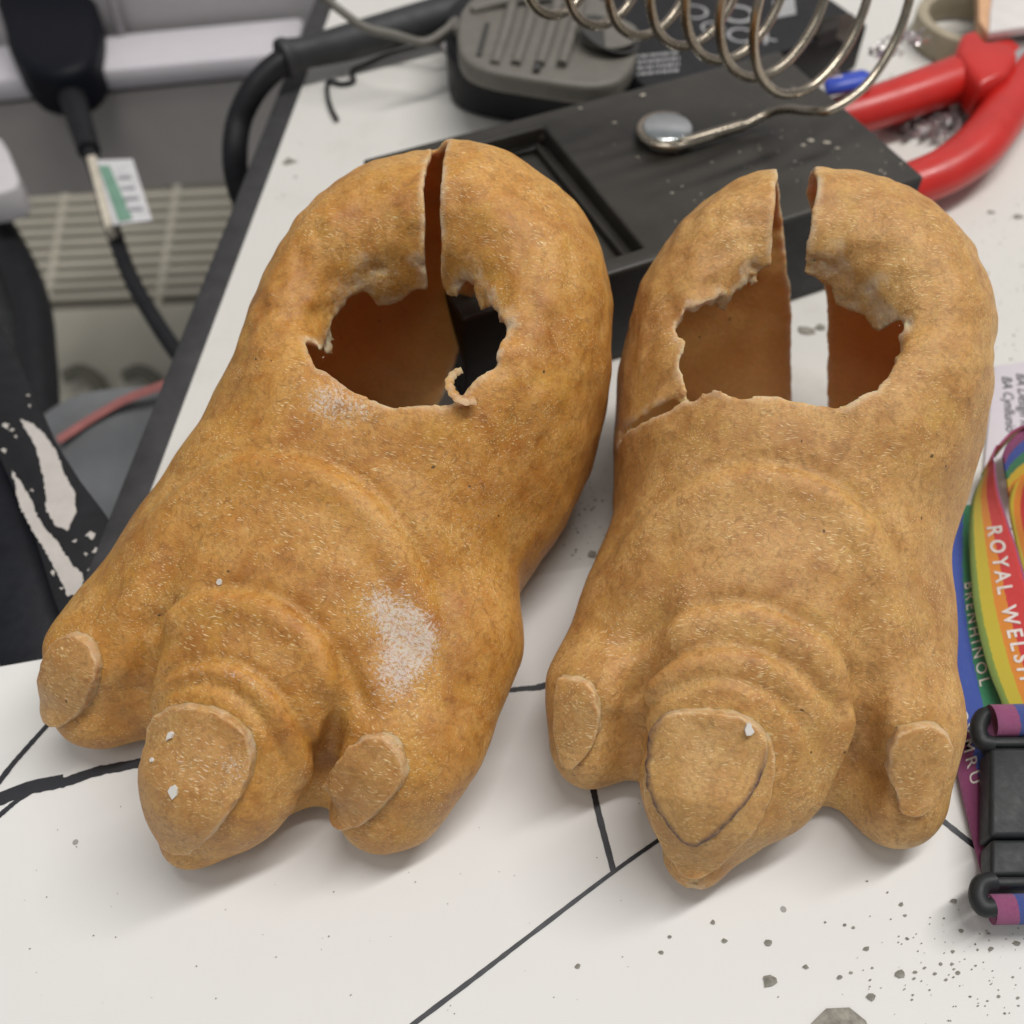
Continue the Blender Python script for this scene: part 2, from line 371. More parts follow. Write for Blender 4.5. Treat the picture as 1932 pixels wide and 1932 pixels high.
def quads_object(name, P, Q, m, parent):
    me = bpy.data.meshes.new(name); me.vertices.add(len(P)); me.vertices.foreach_set('co', (P*MM).astype(np.float32).ravel())
    me.loops.add(Q.size); me.loops.foreach_set('vertex_index', Q.astype(np.int32).ravel())
    me.polygons.add(len(Q)); me.polygons.foreach_set('loop_start', np.arange(0, Q.size, 4, dtype=np.int32))
    me.update(calc_edges=True); me.validate(); me.shade_smooth(); me.materials.append(m)
    o = bpy.data.objects.new(name, me); col.objects.link(o); o.parent = parent; return o
def attr(me, name, vals):
    a = me.attributes.new(name, 'FLOAT', 'POINT'); a.data.foreach_set('value', np.asarray(vals, np.float32))
def grid(lo, hi, h):
    ax = [np.arange(a, b, h, dtype=np.float32) for a, b in zip(lo, hi)]
    return np.meshgrid(*ax, indexing='ij')
def signed_distance(p, F, h):
    d = foot_outer(p, F).astype(np.float32); g = np.gradient(d, h); n = np.sqrt(sum(x*x for x in g)); return d/np.clip(n, .45, 2.5)
def build_foot(F, fr, m, m_nail, label, HS=.75):
    root = empty('costume_foot', (fr[0][0], fr[0][1], 0.3), -math.radians(fr[1]))
    tag(root, label, 'costume foot', 'pair of three toed costume feet')
    lo = (-62, -32, -4); hi = (64, 168, 104); p = grid(lo, hi, HS); d = signed_distance(p, F, HS)
    U, V, Z = p; U2, V2 = U[:, :, 0], V[:, :, 0]
    rag = .28*waves(p, F['seed']+9, 1.9, 14)+.4*waves(p, F['seed']+7, 3.6, 12)+1.0*waves(p, F['seed']+8, 9, 10)
    cut = np.full(d.shape, 99, np.float32)
    op = poly_sdf(U2, V2, F['open'])[:, :, None]
    jag = np.clip((V-72)/8, .35, 1.25)
    cut = np.minimum(cut, np.maximum(op+rag*jag, 30-Z))
    # the rolled-in lip ends at the opening: nothing of it hangs on below the rim
    ps_ = np.array(F['open'], float); wgt = [1/((U2-q[0])**2+(V2-q[1])**2+4)**2 for q in ps_]
    zE = (sum(w_*q[2] for w_, q in zip(wgt, ps_))/sum(wgt))[:, :, None]
    nf = F['funnel']; fu = (np.sqrt(((U-nf['c'][0])/nf['r'][0])**2+((V-nf['c'][1])/nf['r'][1])**2)-1)*min(nf['r'])
    cut = np.minimum(cut, np.maximum(np.maximum(fu-4.5, Z-(zE-1.5)+rag), 28-Z))
    if 'hole' in F: cut = np.minimum(cut, np.maximum(poly_sdf(U2, V2, F['hole'])[:, :, None]+.4*rag, 40-Z))
    if 'crack' in F:
        cr = None
        for a, b in zip(F['crack'][:-1], F['crack'][1:]):
            c_ = cone(p, (a[0], a[1], a[2]), (b[0], b[1], b[2]), F['cw']*(.55 if a[2] < 46 else .9), F['cw'])
            cr = c_ if cr is None else np.minimum(cr, c_)
        cut = np.minimum(cut, cr+.35*rag)
    if 'tip' in F:
        for a, b in zip(F['tip'][:-1], F['tip'][1:]): cut = np.minimum(cut, cone(p, a, b, .75, .75)+.2*rag)
    for s in F['slits']:
        l = np.interp(Z if s['axis'] == 'z' else V, s['x'], s['l']); r = np.interp(Z if s['axis'] == 'z' else V, s['x'], s['r'])
        c_ = np.maximum(np.maximum(l-U, U-r)+.22*rag, np.maximum(np.maximum(s['v'][0]-V, V-s['v'][1]), np.maximum(s['z'][0]-Z, Z-s['z'][1])))
        cut = np.minimum(cut, c_)
    shell = smax(np.maximum(d, -(d+F['thick'])), -cut, .5)
    P, Q = vdb_mesh(shell, np.array(lo, float), HS)
    o = quads_object('foot_skin', P, Q, m, root)
    cv = sample(cut, P, np.array(lo), HS); ed = np.clip(1-(cv-.2)/1.7, 0, 1)
    dv = sample(d, P, np.array(lo), HS)
    attr(o.data, 'torn', ed*np.where(dv < -.35, 1, .8)); attr(o.data, 'inner', (dv < -.7*F['thick']).astype(float))
    ch = np.zeros(len(P))
    for cx, cy, cz, r, a in F['chalk']:
        dd = ((P-np.array([cx, cy, cz]))**2).sum(1); ch = ch+a*.75*np.exp(-dd/r**2)
    attr(o.data, 'chalk', np.clip(ch, 0, 1)*(dv > -.6))
    pen = np.zeros(len(P)); attr(o.data, 'pencil', pen)
    for k, (x, y, z, r, lift) in enumerate(F['flecks']):
        c = np.array([[x], [y], [z]], float); g_ = [foot_outer(tuple(c+.5*np.eye(3)[:, i:i+1]), F)-foot_outer(tuple(c-.5*np.eye(3)[:, i:i+1]), F) for i in range(3)]
        n = np.array([float(q[0]) for q in g_]); n /= np.linalg.norm(n); a_ = np.cross(n, [1, 0, 0]); a_ /= np.linalg.norm(a_); b_ = np.cross(n, a_)
        c = c[:, 0]+n*(lift+.1-float(foot_outer(tuple(c), F)[0])); rn = random.Random(k+F['seed']); m8 = [c+(a_*math.cos(t)+b_*math.sin(t)*.7)*r*rn.uniform(.45, 1.1) for t in np.linspace(0, 6.28, 8)[:-1]]
        V_ = [q+n*.35 for q in m8]+[q-n*.8 for q in m8]
        fo = mesh_obj('paint_fleck', V_, [tuple(range(7)), tuple(range(13, 6, -1))]+[(i, i+7, (i+1) % 7+7, (i+1) % 7) for i in range(7)], m_fleck); fo.parent = root
    if 'curl' in F:
        cp = spline(F['curl'], 6); rc = np.linspace(1.5, .8, len(cp))*(1+.15*np.sin(np.arange(len(cp))*1.7))
        cu_ = MB().tube(cp, rc, 8, flat=.45).build('torn_curl', m_nail, None, smooth=True); cu_.parent = root
        attr(cu_.data, 'torn', np.full(len(cu_.data.vertices), .5)); attr(cu_.data, 'chalk', np.zeros(len(cu_.data.vertices)))
    # nails: thin plates that follow the toe, each with its own outline
    for k, (poly, lift, thick, pencil) in enumerate(F['nails']):
        poly = np.array(poly, float); c = poly.mean(0); e = .8
        g3 = [foot_outer(tuple(np.array([[c[0]+e*(i == 0)], [c[1]+e*(i == 1)], [c[2]+e*(i == 2)]])), F)-foot_outer(tuple(np.array([[c[0]-e*(i == 0)], [c[1]-e*(i == 1)], [c[2]-e*(i == 2)]])), F) for i in range(3)]
        n = np.array([float(x[0]) for x in g3]); n /= np.linalg.norm(n)
        _, _, vt = np.linalg.svd(poly-c); n2 = vt[2]; n2 = n2 if n2.dot(n) > 0 else -n2; n = n2
        ex = np.cross(n, [0, 1, 0]); ex /= np.linalg.norm(ex); ey = np.cross(n, ex)
        pp = np.stack([(poly-c)@ex, (poly-c)@ey], 1)
        # smooth the outline
        q = np.array([spline([(*x, 0) for x in list(pp[-2:])+list(pp)+list(pp[:2])], 6)])[0][12:-12, :2]
        h = .36; lo2 = poly.min(0)-5; hi2 = poly.max(0)+5; g = grid(lo2, hi2, h); dn = signed_distance(g, F, h)
        X = (g[0]-c[0])*ex[0]+(g[1]-c[1])*ex[1]+(g[2]-c[2])*ex[2]; Y = (g[0]-c[0])*ey[0]+(g[1]-c[1])*ey[1]+(g[2]-c[2])*ey[2]
        D = (g[0]-c[0])*n[0]+(g[1]-c[1])*n[1]+(g[2]-c[2])*n[2]
        ps = poly_sdf(X, Y, q)+.2*waves(g, 31+k, 3.0, 16)
        f = smax(smax(dn-lift-.12*waves(g, 50+k, 9, 14), -(dn-lift+thick), .2), ps, .15)
        f = np.maximum(f, -D-9)
        Pn, Qn = vdb_mesh(f, lo2, h)
        no = quads_object('nail', Pn, Qn, m_nail, root)
        attr(no.data, 'torn', .55*np.clip(1-np.abs(sample(ps, Pn, lo2, h))/.55, 0, 1)); cn = np.zeros(len(Pn))
        for cx, cy, cz, r, a in F['chalk']:
            dd = ((Pn-np.array([cx, cy, cz]))**2).sum(1); cn = cn+a*.75*np.exp(-dd/r**2)
        attr(no.data, 'chalk', cn)
        if pencil:
            pv = sample(ps, Pn, lo2, h); yv = sample(Y, Pn, lo2, h); xv = sample(X, Pn, lo2, h)
            low = np.clip((Pn[:, 2].max()-4-Pn[:, 2])/5, 0, 1)
            attr(no.data, 'pencil', np.clip(1-np.abs(pv-pencil[0])/pencil[1], 0, 1)*low)
            no['label'] = 'raised nail with a dark pencil line round it' if k == 0 else 'pencilled rim under the big nail'
        else: attr(no.data, 'pencil', np.zeros(len(Pn)))
    return root


RIGHT = dict(seed=5, lump=.36,
  left=[(-20,-37),(9,-41),(26,-42),(45,-42),(62,-40.5),(86,-42),(110,-44)],
  right=[(-20,34),(17,38),(42,39.5),(66,41),(87,44),(110,46)],
  top=[(-10,36),(10,46),(26,55),(45,63),(57,68),(72,74),(90,80),(110,86)],
  span=(0,118), heel=(1,102,47,45,44,47,.25),
  toes=[dict(pts=[(-30,46,24,14),(-37.3,14,22,12.3),(-37.5,3,14,10.5)],k=9),
        dict(pts=[(-8,38,31,22),(-11,13,28,18.5),(-12,-3,22,15),(-10.5,-17,10.5,7.5)],k=8),
        dict(pts=[(12,26,24,18),(3,4,18,14.5),(-4,-8,10.5,9)],k=9),
        dict(pts=[(27,48,26,17),(32.5,20,22,13.2),(33.5,5.5,13,12.5)],k=9)],
  grooves=[dict(pts=[(-28.5,-14,8,3.2),(-28,2,27,3),(-29,16,43,1.8),(-31,36,59,.3)],k=8),dict(pts=[(20,-10,4,5),(21,4,22,4),(20,16,41,2),(16,32,60,.3)],k=9)],
  funnel=dict(c=(-4,93),r=(19,15),z0=36,k=22),
  arcs=[((-9,16),(44,38),24,156,1.25,4.2),((-9,-2),(34,26),32,148,1.3,4.0),((-9,-12),(32,26.5),36,144,1.1,3.0),((-10,-16),(28,23.5),38,140,.7,2.2)])
LEFT = dict(RIGHT, seed=9,
  left=[(-20,-42),(9,-46),(26,-48.5),(45,-48),(62,-45),(86,-42),(110,-43)],
  right=[(-20,42),(17,46),(42,47),(66,47),(87,49),(110,50)],
  toes=[dict(pts=[(-34,46,25,15),(-40,13,21.5,12.5),(-38.5,3,13.5,11)],k=9),
        dict(pts=[(4,38,31,22),(4.5,12,28,18.5),(3,-4,22,15.3),(0,-16.5,10.5,8)],k=8),
        dict(pts=[(15,26,24,18),(9,4,18,14.5),(4,-7,10.5,9.5)],k=9),
        dict(pts=[(38,45,26,19),(41,20,22,15),(38.5,8,13,13)],k=9)],
  heel=(6.5,109,48,46,45,48,.25), funnel=dict(c=(5,97),r=(19,15),z0=36,k=22),
  grooves=[dict(pts=[(-24,-14,8,3.2),(-21.5,2,28,3),(-21,14,43,1.6),(-22,32,60,.3)],k=8),dict(pts=[(22.5,-10,4,4.5),(25,4,20,3.2),(27,14,42,.6),(28,30,62,.1)],k=9)],
  arcs=[((3,16),(46,39.5),22,158,1.4,4.2),((5,0),(32,25.5),22,156,1.5,3.8),((5,-12),(26,22.5),26,152,1.25,2.8),((4,-15),(22,20),30,150,.8,2.2)])

RIGHT.update(open=[(-28.8,72.5,65.9),(-16.5,68.2,73.2),(-8.3,69.5,74.1),(0,68,74.9),(6.6,68.1,77),(12.4,73.1,77.3),(17.2,82.2,77.8),(18.4,92.3,78.7),(12.8,101.1,72.3),(6.3,106.4,72.6),(0.6,108.2,77),(-6.1,109.1,78.8),(-12.6,109.1,80.8),(-18.1,104.8,76.7),(-22.2,99.6,71.8),(-31.2,93.2,74.1),(-32.8,87.9,73.4),(-31,78.3,68.7)],
  nails=[([(-25.9,-2.7,37.9),(-22.8,-0.8,43.9),(-15.3,-0.6,47.5),(-7.6,-1.1,48.2),(-2.7,-3,45.8),(-1.1,-5.3,42.1),(-1.7,-9,36.3),(-5.3,-14.6,33.5),(-9.8,-19.5,28.6),(-13.8,-20,25.1),(-19.1,-17.6,28.2),(-23.5,-12.5,31.3),(-25.4,-7.7,33.7)],3.5,3.9,(-.1,1.5)),([(-25.5,-9,31),(-24,-15,27.5),(-21,-19.5,22.5),(-16.8,-22.3,17),(-12.2,-23.5,14.5),(-7.5,-22.3,16.5),(-3,-18.8,24),(1,-12,30),(1.5,-6.2,38),(-2.5,-3.4,45.3),(-14.9,-3.7,46),(-24.6,-6,37)],2.2,3.0,None),([(-48.6,6.6,32.7),(-47.1,8.4,34.7),(-40.9,7.5,36.6),(-37.4,4.4,33.4),(-36.8,0.4,28.1),(-38.5,-3.6,24.5),(-41.6,-6,20.3),(-44.3,-4.9,20.4),(-47.7,-0.6,25.6)],2.5,3.2,None),([(26.2,7.8,33.5),(28.1,9.5,38.5),(34.9,11,38.6),(39.9,9.2,35.1),(40.5,5.5,30.8),(39.3,1.3,25.2),(36,-1,22.5),(32,-1.2,22.3),(29.7,1.5,26.2),(27.5,4.1,28)],2.5,3.2,None)],
  crack=[(-43.6,76.9,41.2),(-42.3,75,48.3),(-39.8,71.7,54.8),(-36.3,70.5,60.4),(-32.8,71.3,63.3),(-29.4,72.4,65.5),(-27,71.6,67.2)], cw=.75, thick=1.8,
  slits=[dict(axis='z',x=[0,10,40,75,87,104],l=[8,6.3,-1.1,-12,-14.5,-15],r=[18,17,9.6,-4.5,-5.5,-5.5],v=(104,180),z=(1,110))],
  flecks=[(-5.7,-2.3,47.3,1.5,3.5)], chalk=[(-38.6,22.8,41.5,3.5,.6),(-36.7,17.6,40,3,.6),(-27.2,2.8,32.6,3,.5),(33.3,32,46.4,2.5,.7),(35.7,26.8,41.8,2.5,.8),(1.6,47.4,64.9,3,.4),(-24,54.4,60.4,3,.4),(-31,88,73,6,.5),(-10,-18,10,4,.6)])
LEFT.update(open=[(-4.6,75.7,74.6),(-10,82.6,73.3),(-13.2,94,63.7),(-13.5,99.4,69.8),(-10.1,105.3,73.1),(-5.3,109.3,67),(5.5,112.3,73.3),(9.9,112.4,74.7),(18.8,109.6,79.8),(30.4,101.8,82.5),(33.3,98.8,81.1),(34.4,88.7,80.4),(30.3,79.4,74.8),(25.3,75.7,74.2),(15.1,71.9,74.5),(3.7,73.1,75)], hole=[(-13.2,82.5,74.9),(-11.6,84.3,73.3),(-8.5,82.6,71.7),(-5.2,75.3,74.8),(-8.5,77.7,74.8)],
  nails=[([(-10.9,-6,38.4),(-4.4,-3,46),(4.7,-1.7,48.4),(11.6,-1.5,45.9),(14.7,-3.3,41.5),(15.4,-8,35.6),(13.3,-14.6,31.1),(8.5,-20.5,24),(3,-23,20),(-2,-22.5,21),(-5.5,-19.5,26),(-8.5,-14.6,32)],2.8,3.4,None),([(-45.1,3.9,34.8),(-40.5,8.4,37.8),(-33.9,7.7,38.2),(-30.5,4.3,35),(-31.9,-0.2,28.8),(-35.9,-4.3,22.4),(-40.8,-7.7,19.4),(-47.3,-6.2,17.4),(-48.2,-2.4,23.7)],2.5,3.2,None),([(31,6,32.8),(34.7,10.4,38.3),(39.7,12.3,39.5),(44.1,10.6,37.1),(45.8,6.3,33.6),(43.4,2.2,28.8),(38.7,-1.8,21.4),(32.1,-2.3,16),(28.2,0.5,15.2),(28.5,4.1,23)],2.5,3.2,None)], thick=1.8,
  slits=[dict(axis='v',x=[100,113.8,146.5],l=[9,4.7,-7.8],r=[13.3,9,-3.0],v=(104,147.5),z=(66,110)),
         dict(axis='z',x=[1,20,39,55,64],l=[-4,-1.5,1,7.2,9],r=[26,26,26,26,16],v=(118,180),z=(1,64))],
  flecks=[(-3,-7.1,42.8,1.3,2.9),(2.6,-14.8,36.4,1.8,2.9),(-4.7,-11.3,37.6,.7,2.9),(-7.5,25.7,53.4,1.2,0)], chalk=[(27,34,54,5,.7),(32,33.4,52.1,6,.85),(36.8,34.9,48.3,5,.8),(35.8,28.4,46.4,6.5,.95),(36.2,21.6,43.8,6,.85),(38.7,30.3,45.3,5,.8),(3.1,68.4,73.2,6,.75),(9.7,68.9,73.6,4,.6),(-3,69,73,6,.6),(4.3,8.9,52.1,4,.7),(11.1,7.8,50.4,3,.6),(-3.8,6.2,49.6,3,.6),(12.5,-7.4,40.2,4,.7),(3.6,-9.8,40.4,5,.45),(4.3,111.9,70.6,5,.8),(40.5,65,56,5,.4),(4,118,80,3,.6)])

FR = ((56, 95), 11.3); FL = ((-68, 100), 21.8)

RIGHT['tip'] = [(-10.3, -21, 15), (-10.1, -24.5, 9), (-10, -24.5, 2)]
RIGHT['crack'] = [(-43.9,77.1,40),(-43.3,76.6,44.2),(-42.1,74.8,48.9),(-39.8,72.4,54),(-36.3,71.2,59.6),(-32.8,71.2,63.4),(-30,71.6,65.8),(-27.1,71,68.2)]; RIGHT['cw'] = 1.3
LEFT['curl'] = [(32.5,78.8,76),(30.5,76.8,77),(27.8,78,77),(25.8,80.2,77.5),(25.8,82.8,78),(27.2,84.3,78.5)]
LEFT['step'] = 2.4

m_fleck = simple('white_paint_fleck', (.72, .69, .64), .5, bmp=0)
m_foot_r = foot_material('tan_moulded_skin', (0.56, 0.295, 0.090), (0.70, 0.43, 0.165), (0.40, 0.178, 0.046), .33, .75, (0.601, 0.360, 0.092))
m_foot_l = foot_material('amber_moulded_skin', (0.56, 0.262, 0.052), (0.660, 0.378, 0.118), (0.39, 0.145, 0.024), .26, .85, (0.601, 0.324, 0.055))
m_nail_r = foot_material('pale_nail_skin', (0.563, 0.310, 0.105), (0.660, 0.414, 0.176), (0.466, 0.234, 0.067), .36, .75, (0.601, 0.360, 0.109))
m_nail_l = foot_material('amber_nail_skin', (0.524, 0.270, 0.084), (0.621, 0.378, 0.143), (0.427, 0.189, 0.046), .27, .9, (0.563, 0.315, 0.084))
build_foot(RIGHT, FR, m_foot_r, m_nail_r, 'tan three-toed foot with pencil line round its middle nail, heel split wide open')
build_foot(LEFT, FL, m_foot_l, m_nail_l, 'amber three-toed foot with a white rubbed patch, beside the black table edge')

# ---------------------------------------------------------------- soldering stand base
m_base = simple('matt_black_enamel', (.031, .028, .022), .42, var=.25, vs=60, bmp=.2, bs=1500)
m_wire = simple('nickel_wire', (.40, .35, .28), .24, metal=1, var=.12, vs=300, bmp=.05)
m_steel = simple('zinc_steel', (.62, .66, .66), .2, metal=1, var=.1, bmp=.05)
m_grey = simple('grey_plastic', (.145, .135, .115), .5, var=.1, vs=150)
m_red = simple('red_plastic', (.52, .018, .013), .35, var=.1, vs=60, bmp=.06, spec=.6)
m_rubber = simple('dark_rubber', (.028, .029, .031), .6, var=.2)
m_print = simple('pale_print', (.34, .34, .34), .6, bmp=0)
ZB = 39.0
FLc, FRc, BLc = at(872, 603, ZB), at(1745, 333, ZB), at(665, 305, ZB)
ea = (FRc-FLc); LA = np.linalg.norm(ea); ea /= LA; eb_ = np.array([-ea[1], ea[0], 0]); LB = float(np.dot(BLc-FLc, eb_))
def sb(a, b, z=ZB): return FLc+ea*a+eb_*b+np.array([0, 0, z-ZB])
stand = empty('soldering_stand', sb(LA/2, LB/2, 0)); tag(stand, 'black soldering iron stand base with sponge tray behind both feet', 'soldering stand')
RA0, RA1, RB0, RB1, RD = 7, LA*.385, 7, LB-8, 7      # the recessed sponge tray
b = MB()
Lo = [sb(0, 0), sb(LA, 0), sb(LA, LB), sb(0, LB)]; Li = [sb(RA0, RB0), sb(RA1, RB0), sb(RA1, RB1), sb(RA0, RB1)]
V = Lo+Li+[p-np.array([0, 0, RD]) for p in Li]+[p-np.array([0, 0, ZB-.4]) for p in Lo]
F = [(0, 1, 5, 4), (1, 2, 6, 5), (2, 3, 7, 6), (3, 0, 4, 7), (4, 5, 9, 8), (5, 6, 10, 9), (6, 7, 11, 10), (7, 4, 8, 11), (8, 9, 10, 11), (12, 13, 1, 0), (13, 14, 2, 1), (14, 15, 3, 2), (15, 12, 0, 3), (15, 14, 13, 12)]
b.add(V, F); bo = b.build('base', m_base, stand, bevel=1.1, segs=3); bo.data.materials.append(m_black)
for f_ in bo.data.polygons:  # outer side faces get a blacker material: their shade painted into the colour
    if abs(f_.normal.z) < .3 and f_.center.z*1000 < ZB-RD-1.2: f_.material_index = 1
# tray rim and the step inside it
rimp = [sb(RA0+3, RB0+3, ZB-RD+1.5), sb(RA1-4, RB0+3, ZB-RD+1.5), sb(RA1-4, RB1-3, ZB-RD+1.5), sb(RA0+3, RB1-3, ZB-RD+1.5)]
MB().tube([rimp[0], rimp[1], rimp[2], rimp[3]], 1.6, 8, closed=True).build('tray_lip', m_base, stand, smooth=True)
MB().tube([at(1025, 262, ZB-RD), at(1025, 262, ZB-RD)+[0, 0, 3], at(1025, 262, ZB-RD)+[0, 0, 5]], [4.6, 4.2, 2.6], 20).build('tray_post', m_base, stand, bevel=.8)
# spring holder: washer, screw, straight leg and coil in one wire
ws = at(1257, 262, ZB)
MB().tube([ws+[0, 0, .2], ws+[0, 0, 1.8]], 9.2, 32).build('washer', m_steel, stand, bevel=.3)
scr = MB().tube([ws+[0, 0, 3.6], ws+[0, 0, 4.7], ws+[0, 0, 5.3]], [8.6, 8.6, 7.6], 32).build('screw_head', m_steel, stand, bevel=.3)
# two slots of the screw
MB().slab([ws+[-4.5, -.7, 5.5], ws+[4.5, -.7, 5.5], ws+[4.5, .7, 5.5], ws+[-4.5, .7, 5.5]], .5).slab([ws+[-.7, -4.5, 5.6], ws+[.7, -4.5, 5.6], ws+[.7, 4.5, 5.6], ws+[-.7, 4.5, 5.6]], .5).build('screw_slot', m_dark, scr)
loop = [ws+np.array([9.5*math.cos(t), 9.5*math.sin(t), 3.0]) for t in np.radians(np.linspace(60, 285, 10))]
# coil: a narrowing spiral that leans back and rises to the upper left, out of the picture
cc = []
RX = np.array([1., 0, 0]); WV = -FW
e1 = .682*RX+.731*UPV; mn = .731*RX-.682*UPV; e2 = mn*.617-WV*.787
HC = dict(c0=at(1614.8, 6.3, 89), c1=at(1255.4, -96.4, 99.2), r0=31.9, r1=21.95, n=5.0)
for i in range(int(7.5*32)+1):
    t = i/32; q = 2.156-2*math.pi*t; f = t/HC['n']
    cc.append(HC['c0']*(1-f)+HC['c1']*f+(e1*math.cos(q)+e2*math.sin(q))*(HC['r0']+(HC['r1']-HC['r0'])*f)+(np.array([-2.5, 0, 0])-UPV*2.2)*max(0, t-3.6))
leg = [at(1330, 262, ZB+3.0), at(1400, 238, ZB+3.5), at(1450, 214, ZB+6), at(1485, 206, ZB+11), at(1530, 210, ZB+16)]
path = spline(loop+leg+cc[0::3], 5)
wire = MB().tube(path, 1.55, 10).build('coil_wire', m_wire, stand, smooth=True)
MB().tube([at(1283, 272, ZB+3.0)+[0, 0, .2], at(1400, 238, ZB+3.5)+[0, 0, .2]], 2.0, 12).build('wire_sleeve', m_wire, stand, smooth=True)
# flakes and crumbs on the base
rr = random.Random(4); cr = MB()
def crumb(mb, c, r, rnd, flat=.5):
    k = 7; V = [(c[0], c[1], c[2]+r*flat)]; q0 = rnd.random()*6
    for i in range(k):
        q = q0+6.283*i/k; s = r*rnd.uniform(.6, 1.25); V.append((c[0]+s*math.cos(q), c[1]+s*math.sin(q)*.7, c[2]+r*flat*rnd.uniform(.15, .5)))
    n = len(V); V.append((c[0], c[1], c[2]))
    mb.add(V, [(0, 1+i, 1+(i+1) % k) for i in range(k)]+[(n, 1+(i+1) % k, 1+i) for i in range(k)])
for _ in range(60):
    crumb(cr, sb(rr.uniform(LA*.42, LA-4), rr.uniform(6, LB-20))+[0, 0, .05], rr.choice((.25, .35, .5, .3)), rr)
for x, y, r in ((1160, 232, .9), (1095, 205, .8), (1213, 180, 1.1), (1530, 265, 1.3), (1560, 270, 1.5), (1515, 275, 1.0), (1700, 310, .5), (1580, 280, 1.1), (1435, 390, .6), (1500, 305, .5)): crumb(cr, at(x, y, ZB)+[0, 0, .05], r, rr)
m_flake = simple('pale_flake', (.52, .46, .38), .7)
tag(move_origin(cr.build('pale_flakes', m_flake), sb(LA*.7, LB/2)), 'pale crumbs and flakes scattered on the black stand base', 'flakes', kind='stuff')
# ---------------------------------------------------------------- dirt on table and paper
m_dirt = simple('grey_grit', (.25, .235, .20), .8, var=.4, vs=400)
big = [(1450, 1778, 1.3), (1635, 1790, 1.0), (1520, 1824, .9), (1452, 1851, 2.4), (1585, 1843, 1.0), (1697, 1836, 1.5), (1644, 1881, 1.3), (1700, 1706, .9), (1813, 1757, .8), (1870, 1790, .9), (1345, 1740, .9), (1367, 1775, .9), (1247, 1797, .8), (1264, 1768, .7), (1090, 1823, .9), (1920, 1780, 1.2), (1808, 1835, .8), (1800, 1700, 1.2)]
clab = ['small angular crumb directly above the triangular one on the paper', 'round crumb nearest the paper centre right, above the dark oval', 'small crumb just right of the triangular one',
 'large triangular grey crumb at the bottom of the paper', 'slender crumb between the triangular and the dark oval ones', 'dark oval crumb, upper one of the lower right pair', 'brownish crumb below the dark oval one', 'paired crumb directly below the right toe of the tan foot',
 'crumb just below the lower loop of the lanyard', 'crumb close under the lower strap roll at the right border', 'upper of two crumbs below the tan foot middle toe', 'dark lower of two crumbs below the tan foot middle toe',
 'leftmost crumb on the paper, long and upright', 'tiny slanted crumb just above the leftmost one', 'lone crumb beside the long marker line', 'rightmost crumb, long and flat at the picture border', 'speck at the left edge of the dust swarm', 'oblong crumb left of the lower buckle ear']
for i, (x, y, r) in enumerate(big):
    mb = MB(); crumb(mb, at(x, y, .7), r*.8, random.Random(i), .5)
    tag(move_origin(mb.build('grit_crumb', m_dirt), at(x, y, .7)), clab[i], 'crumb', 'grey crumbs on the paper')
mb = MB(); crumb(mb, at(1590, 1938, .8), 6, random.Random(77), .25)
tag(move_origin(mb.build('grey_chip', m_dirt), at(1590, 1938, .8)), 'largest grey chip lying at the bottom edge of the paper', 'chip')
g = MB(); r2 = random.Random(8)
for _ in range(230):
    x, y = r2.gauss(1850, 130), r2.gauss(1830, 90)
    if 1300 < x < 2000 and 1640 < y < 1990: crumb(g, at(x, y, .68), r2.choice((.1, .14, .18, .22, .3, .45)), r2, .5)
for _ in range(60): crumb(g, at(r2.uniform(20, 1300), r2.uniform(1500, 1932), .68), r2.choice((.1, .14, .2)), r2, .6)
for _ in range(260):
    x, y = (r2.uniform(1780, 1940), r2.uniform(370, 680)) if r2.random() < .55 else ((r2.uniform(480, 640), r2.uniform(150, 420)) if r2.random() < .4 else (r2.uniform(1060, 1150), r2.uniform(850, 1060)))
    P_ = at(x, y, .05)
    if P_[0] > edge_x(P_[1])+2: crumb(g, P_, r2.choice((.15, .2, .25, .35, .5)), r2, .4)
for x, y, r in ((545, 305, 3.2), (1520, 625, 3.2), (1548, 618, 2.2), (1870, 400, 1.5), (1920, 410, 2.2), (1116, 1045, 1.6)): crumb(g, at(x, y, .05 if y < 1000 else .7), r, r2, .2)
tag(move_origin(g.build('dust_grit', m_dirt), at(1850, 1830)), 'fine grey grit and dust strewn over paper and table', 'grit', kind='stuff')
# ---------------------------------------------------------------- red pliers
pl = empty('pliers', at(1900, 150, 0)); tag(pl, 'red handled pliers lying open behind the black stand', 'pliers')
hA = spline([at(1540, 232, 11), at(1640, 205, 13), at(1740, 172, 14), at(1830, 140, 14), at(1895, 112, 13)], 8)
hB = spline([at(1640, 372, 11), at(1720, 348, 12), at(1790, 318, 13), at(1850, 272, 14), at(1900, 205, 14), at(1945, 140, 14), at(1985, 90, 13)], 8)
MB().tube(hA, np.interp(np.linspace(0, 1, len(hA)), [0, .3, .8, 1], [8.5, 9.5, 10.5, 9.5]), 16, flat=.85).build('handle', m_red, pl, smooth=True)
MB().tube(hB, np.interp(np.linspace(0, 1, len(hB)), [0, .1, .5, 1], [7, 9, 10, 9.5]), 16, flat=.85).build('handle', m_red, pl, smooth=True)
MB().slab([at(1805, 95, 24), at(1815, 60, 24), at(1845, 52, 24), at(1862, 75, 25), at(1905, 78, 25), at(1925, 100, 25), at(1905, 135, 25), at(1850, 160, 24)], 16).build('handle_stop', m_red, pl, bevel=3, segs=3)
pj = MB().slab([at(1890, 120, 20), at(1905, 60, 20), at(1960, 10, 20), at(2010, 20, 20), at(2000, 90, 20), at(1950, 140, 20)], 12).build('jaw_joint', m_steel, pl, bevel=1)
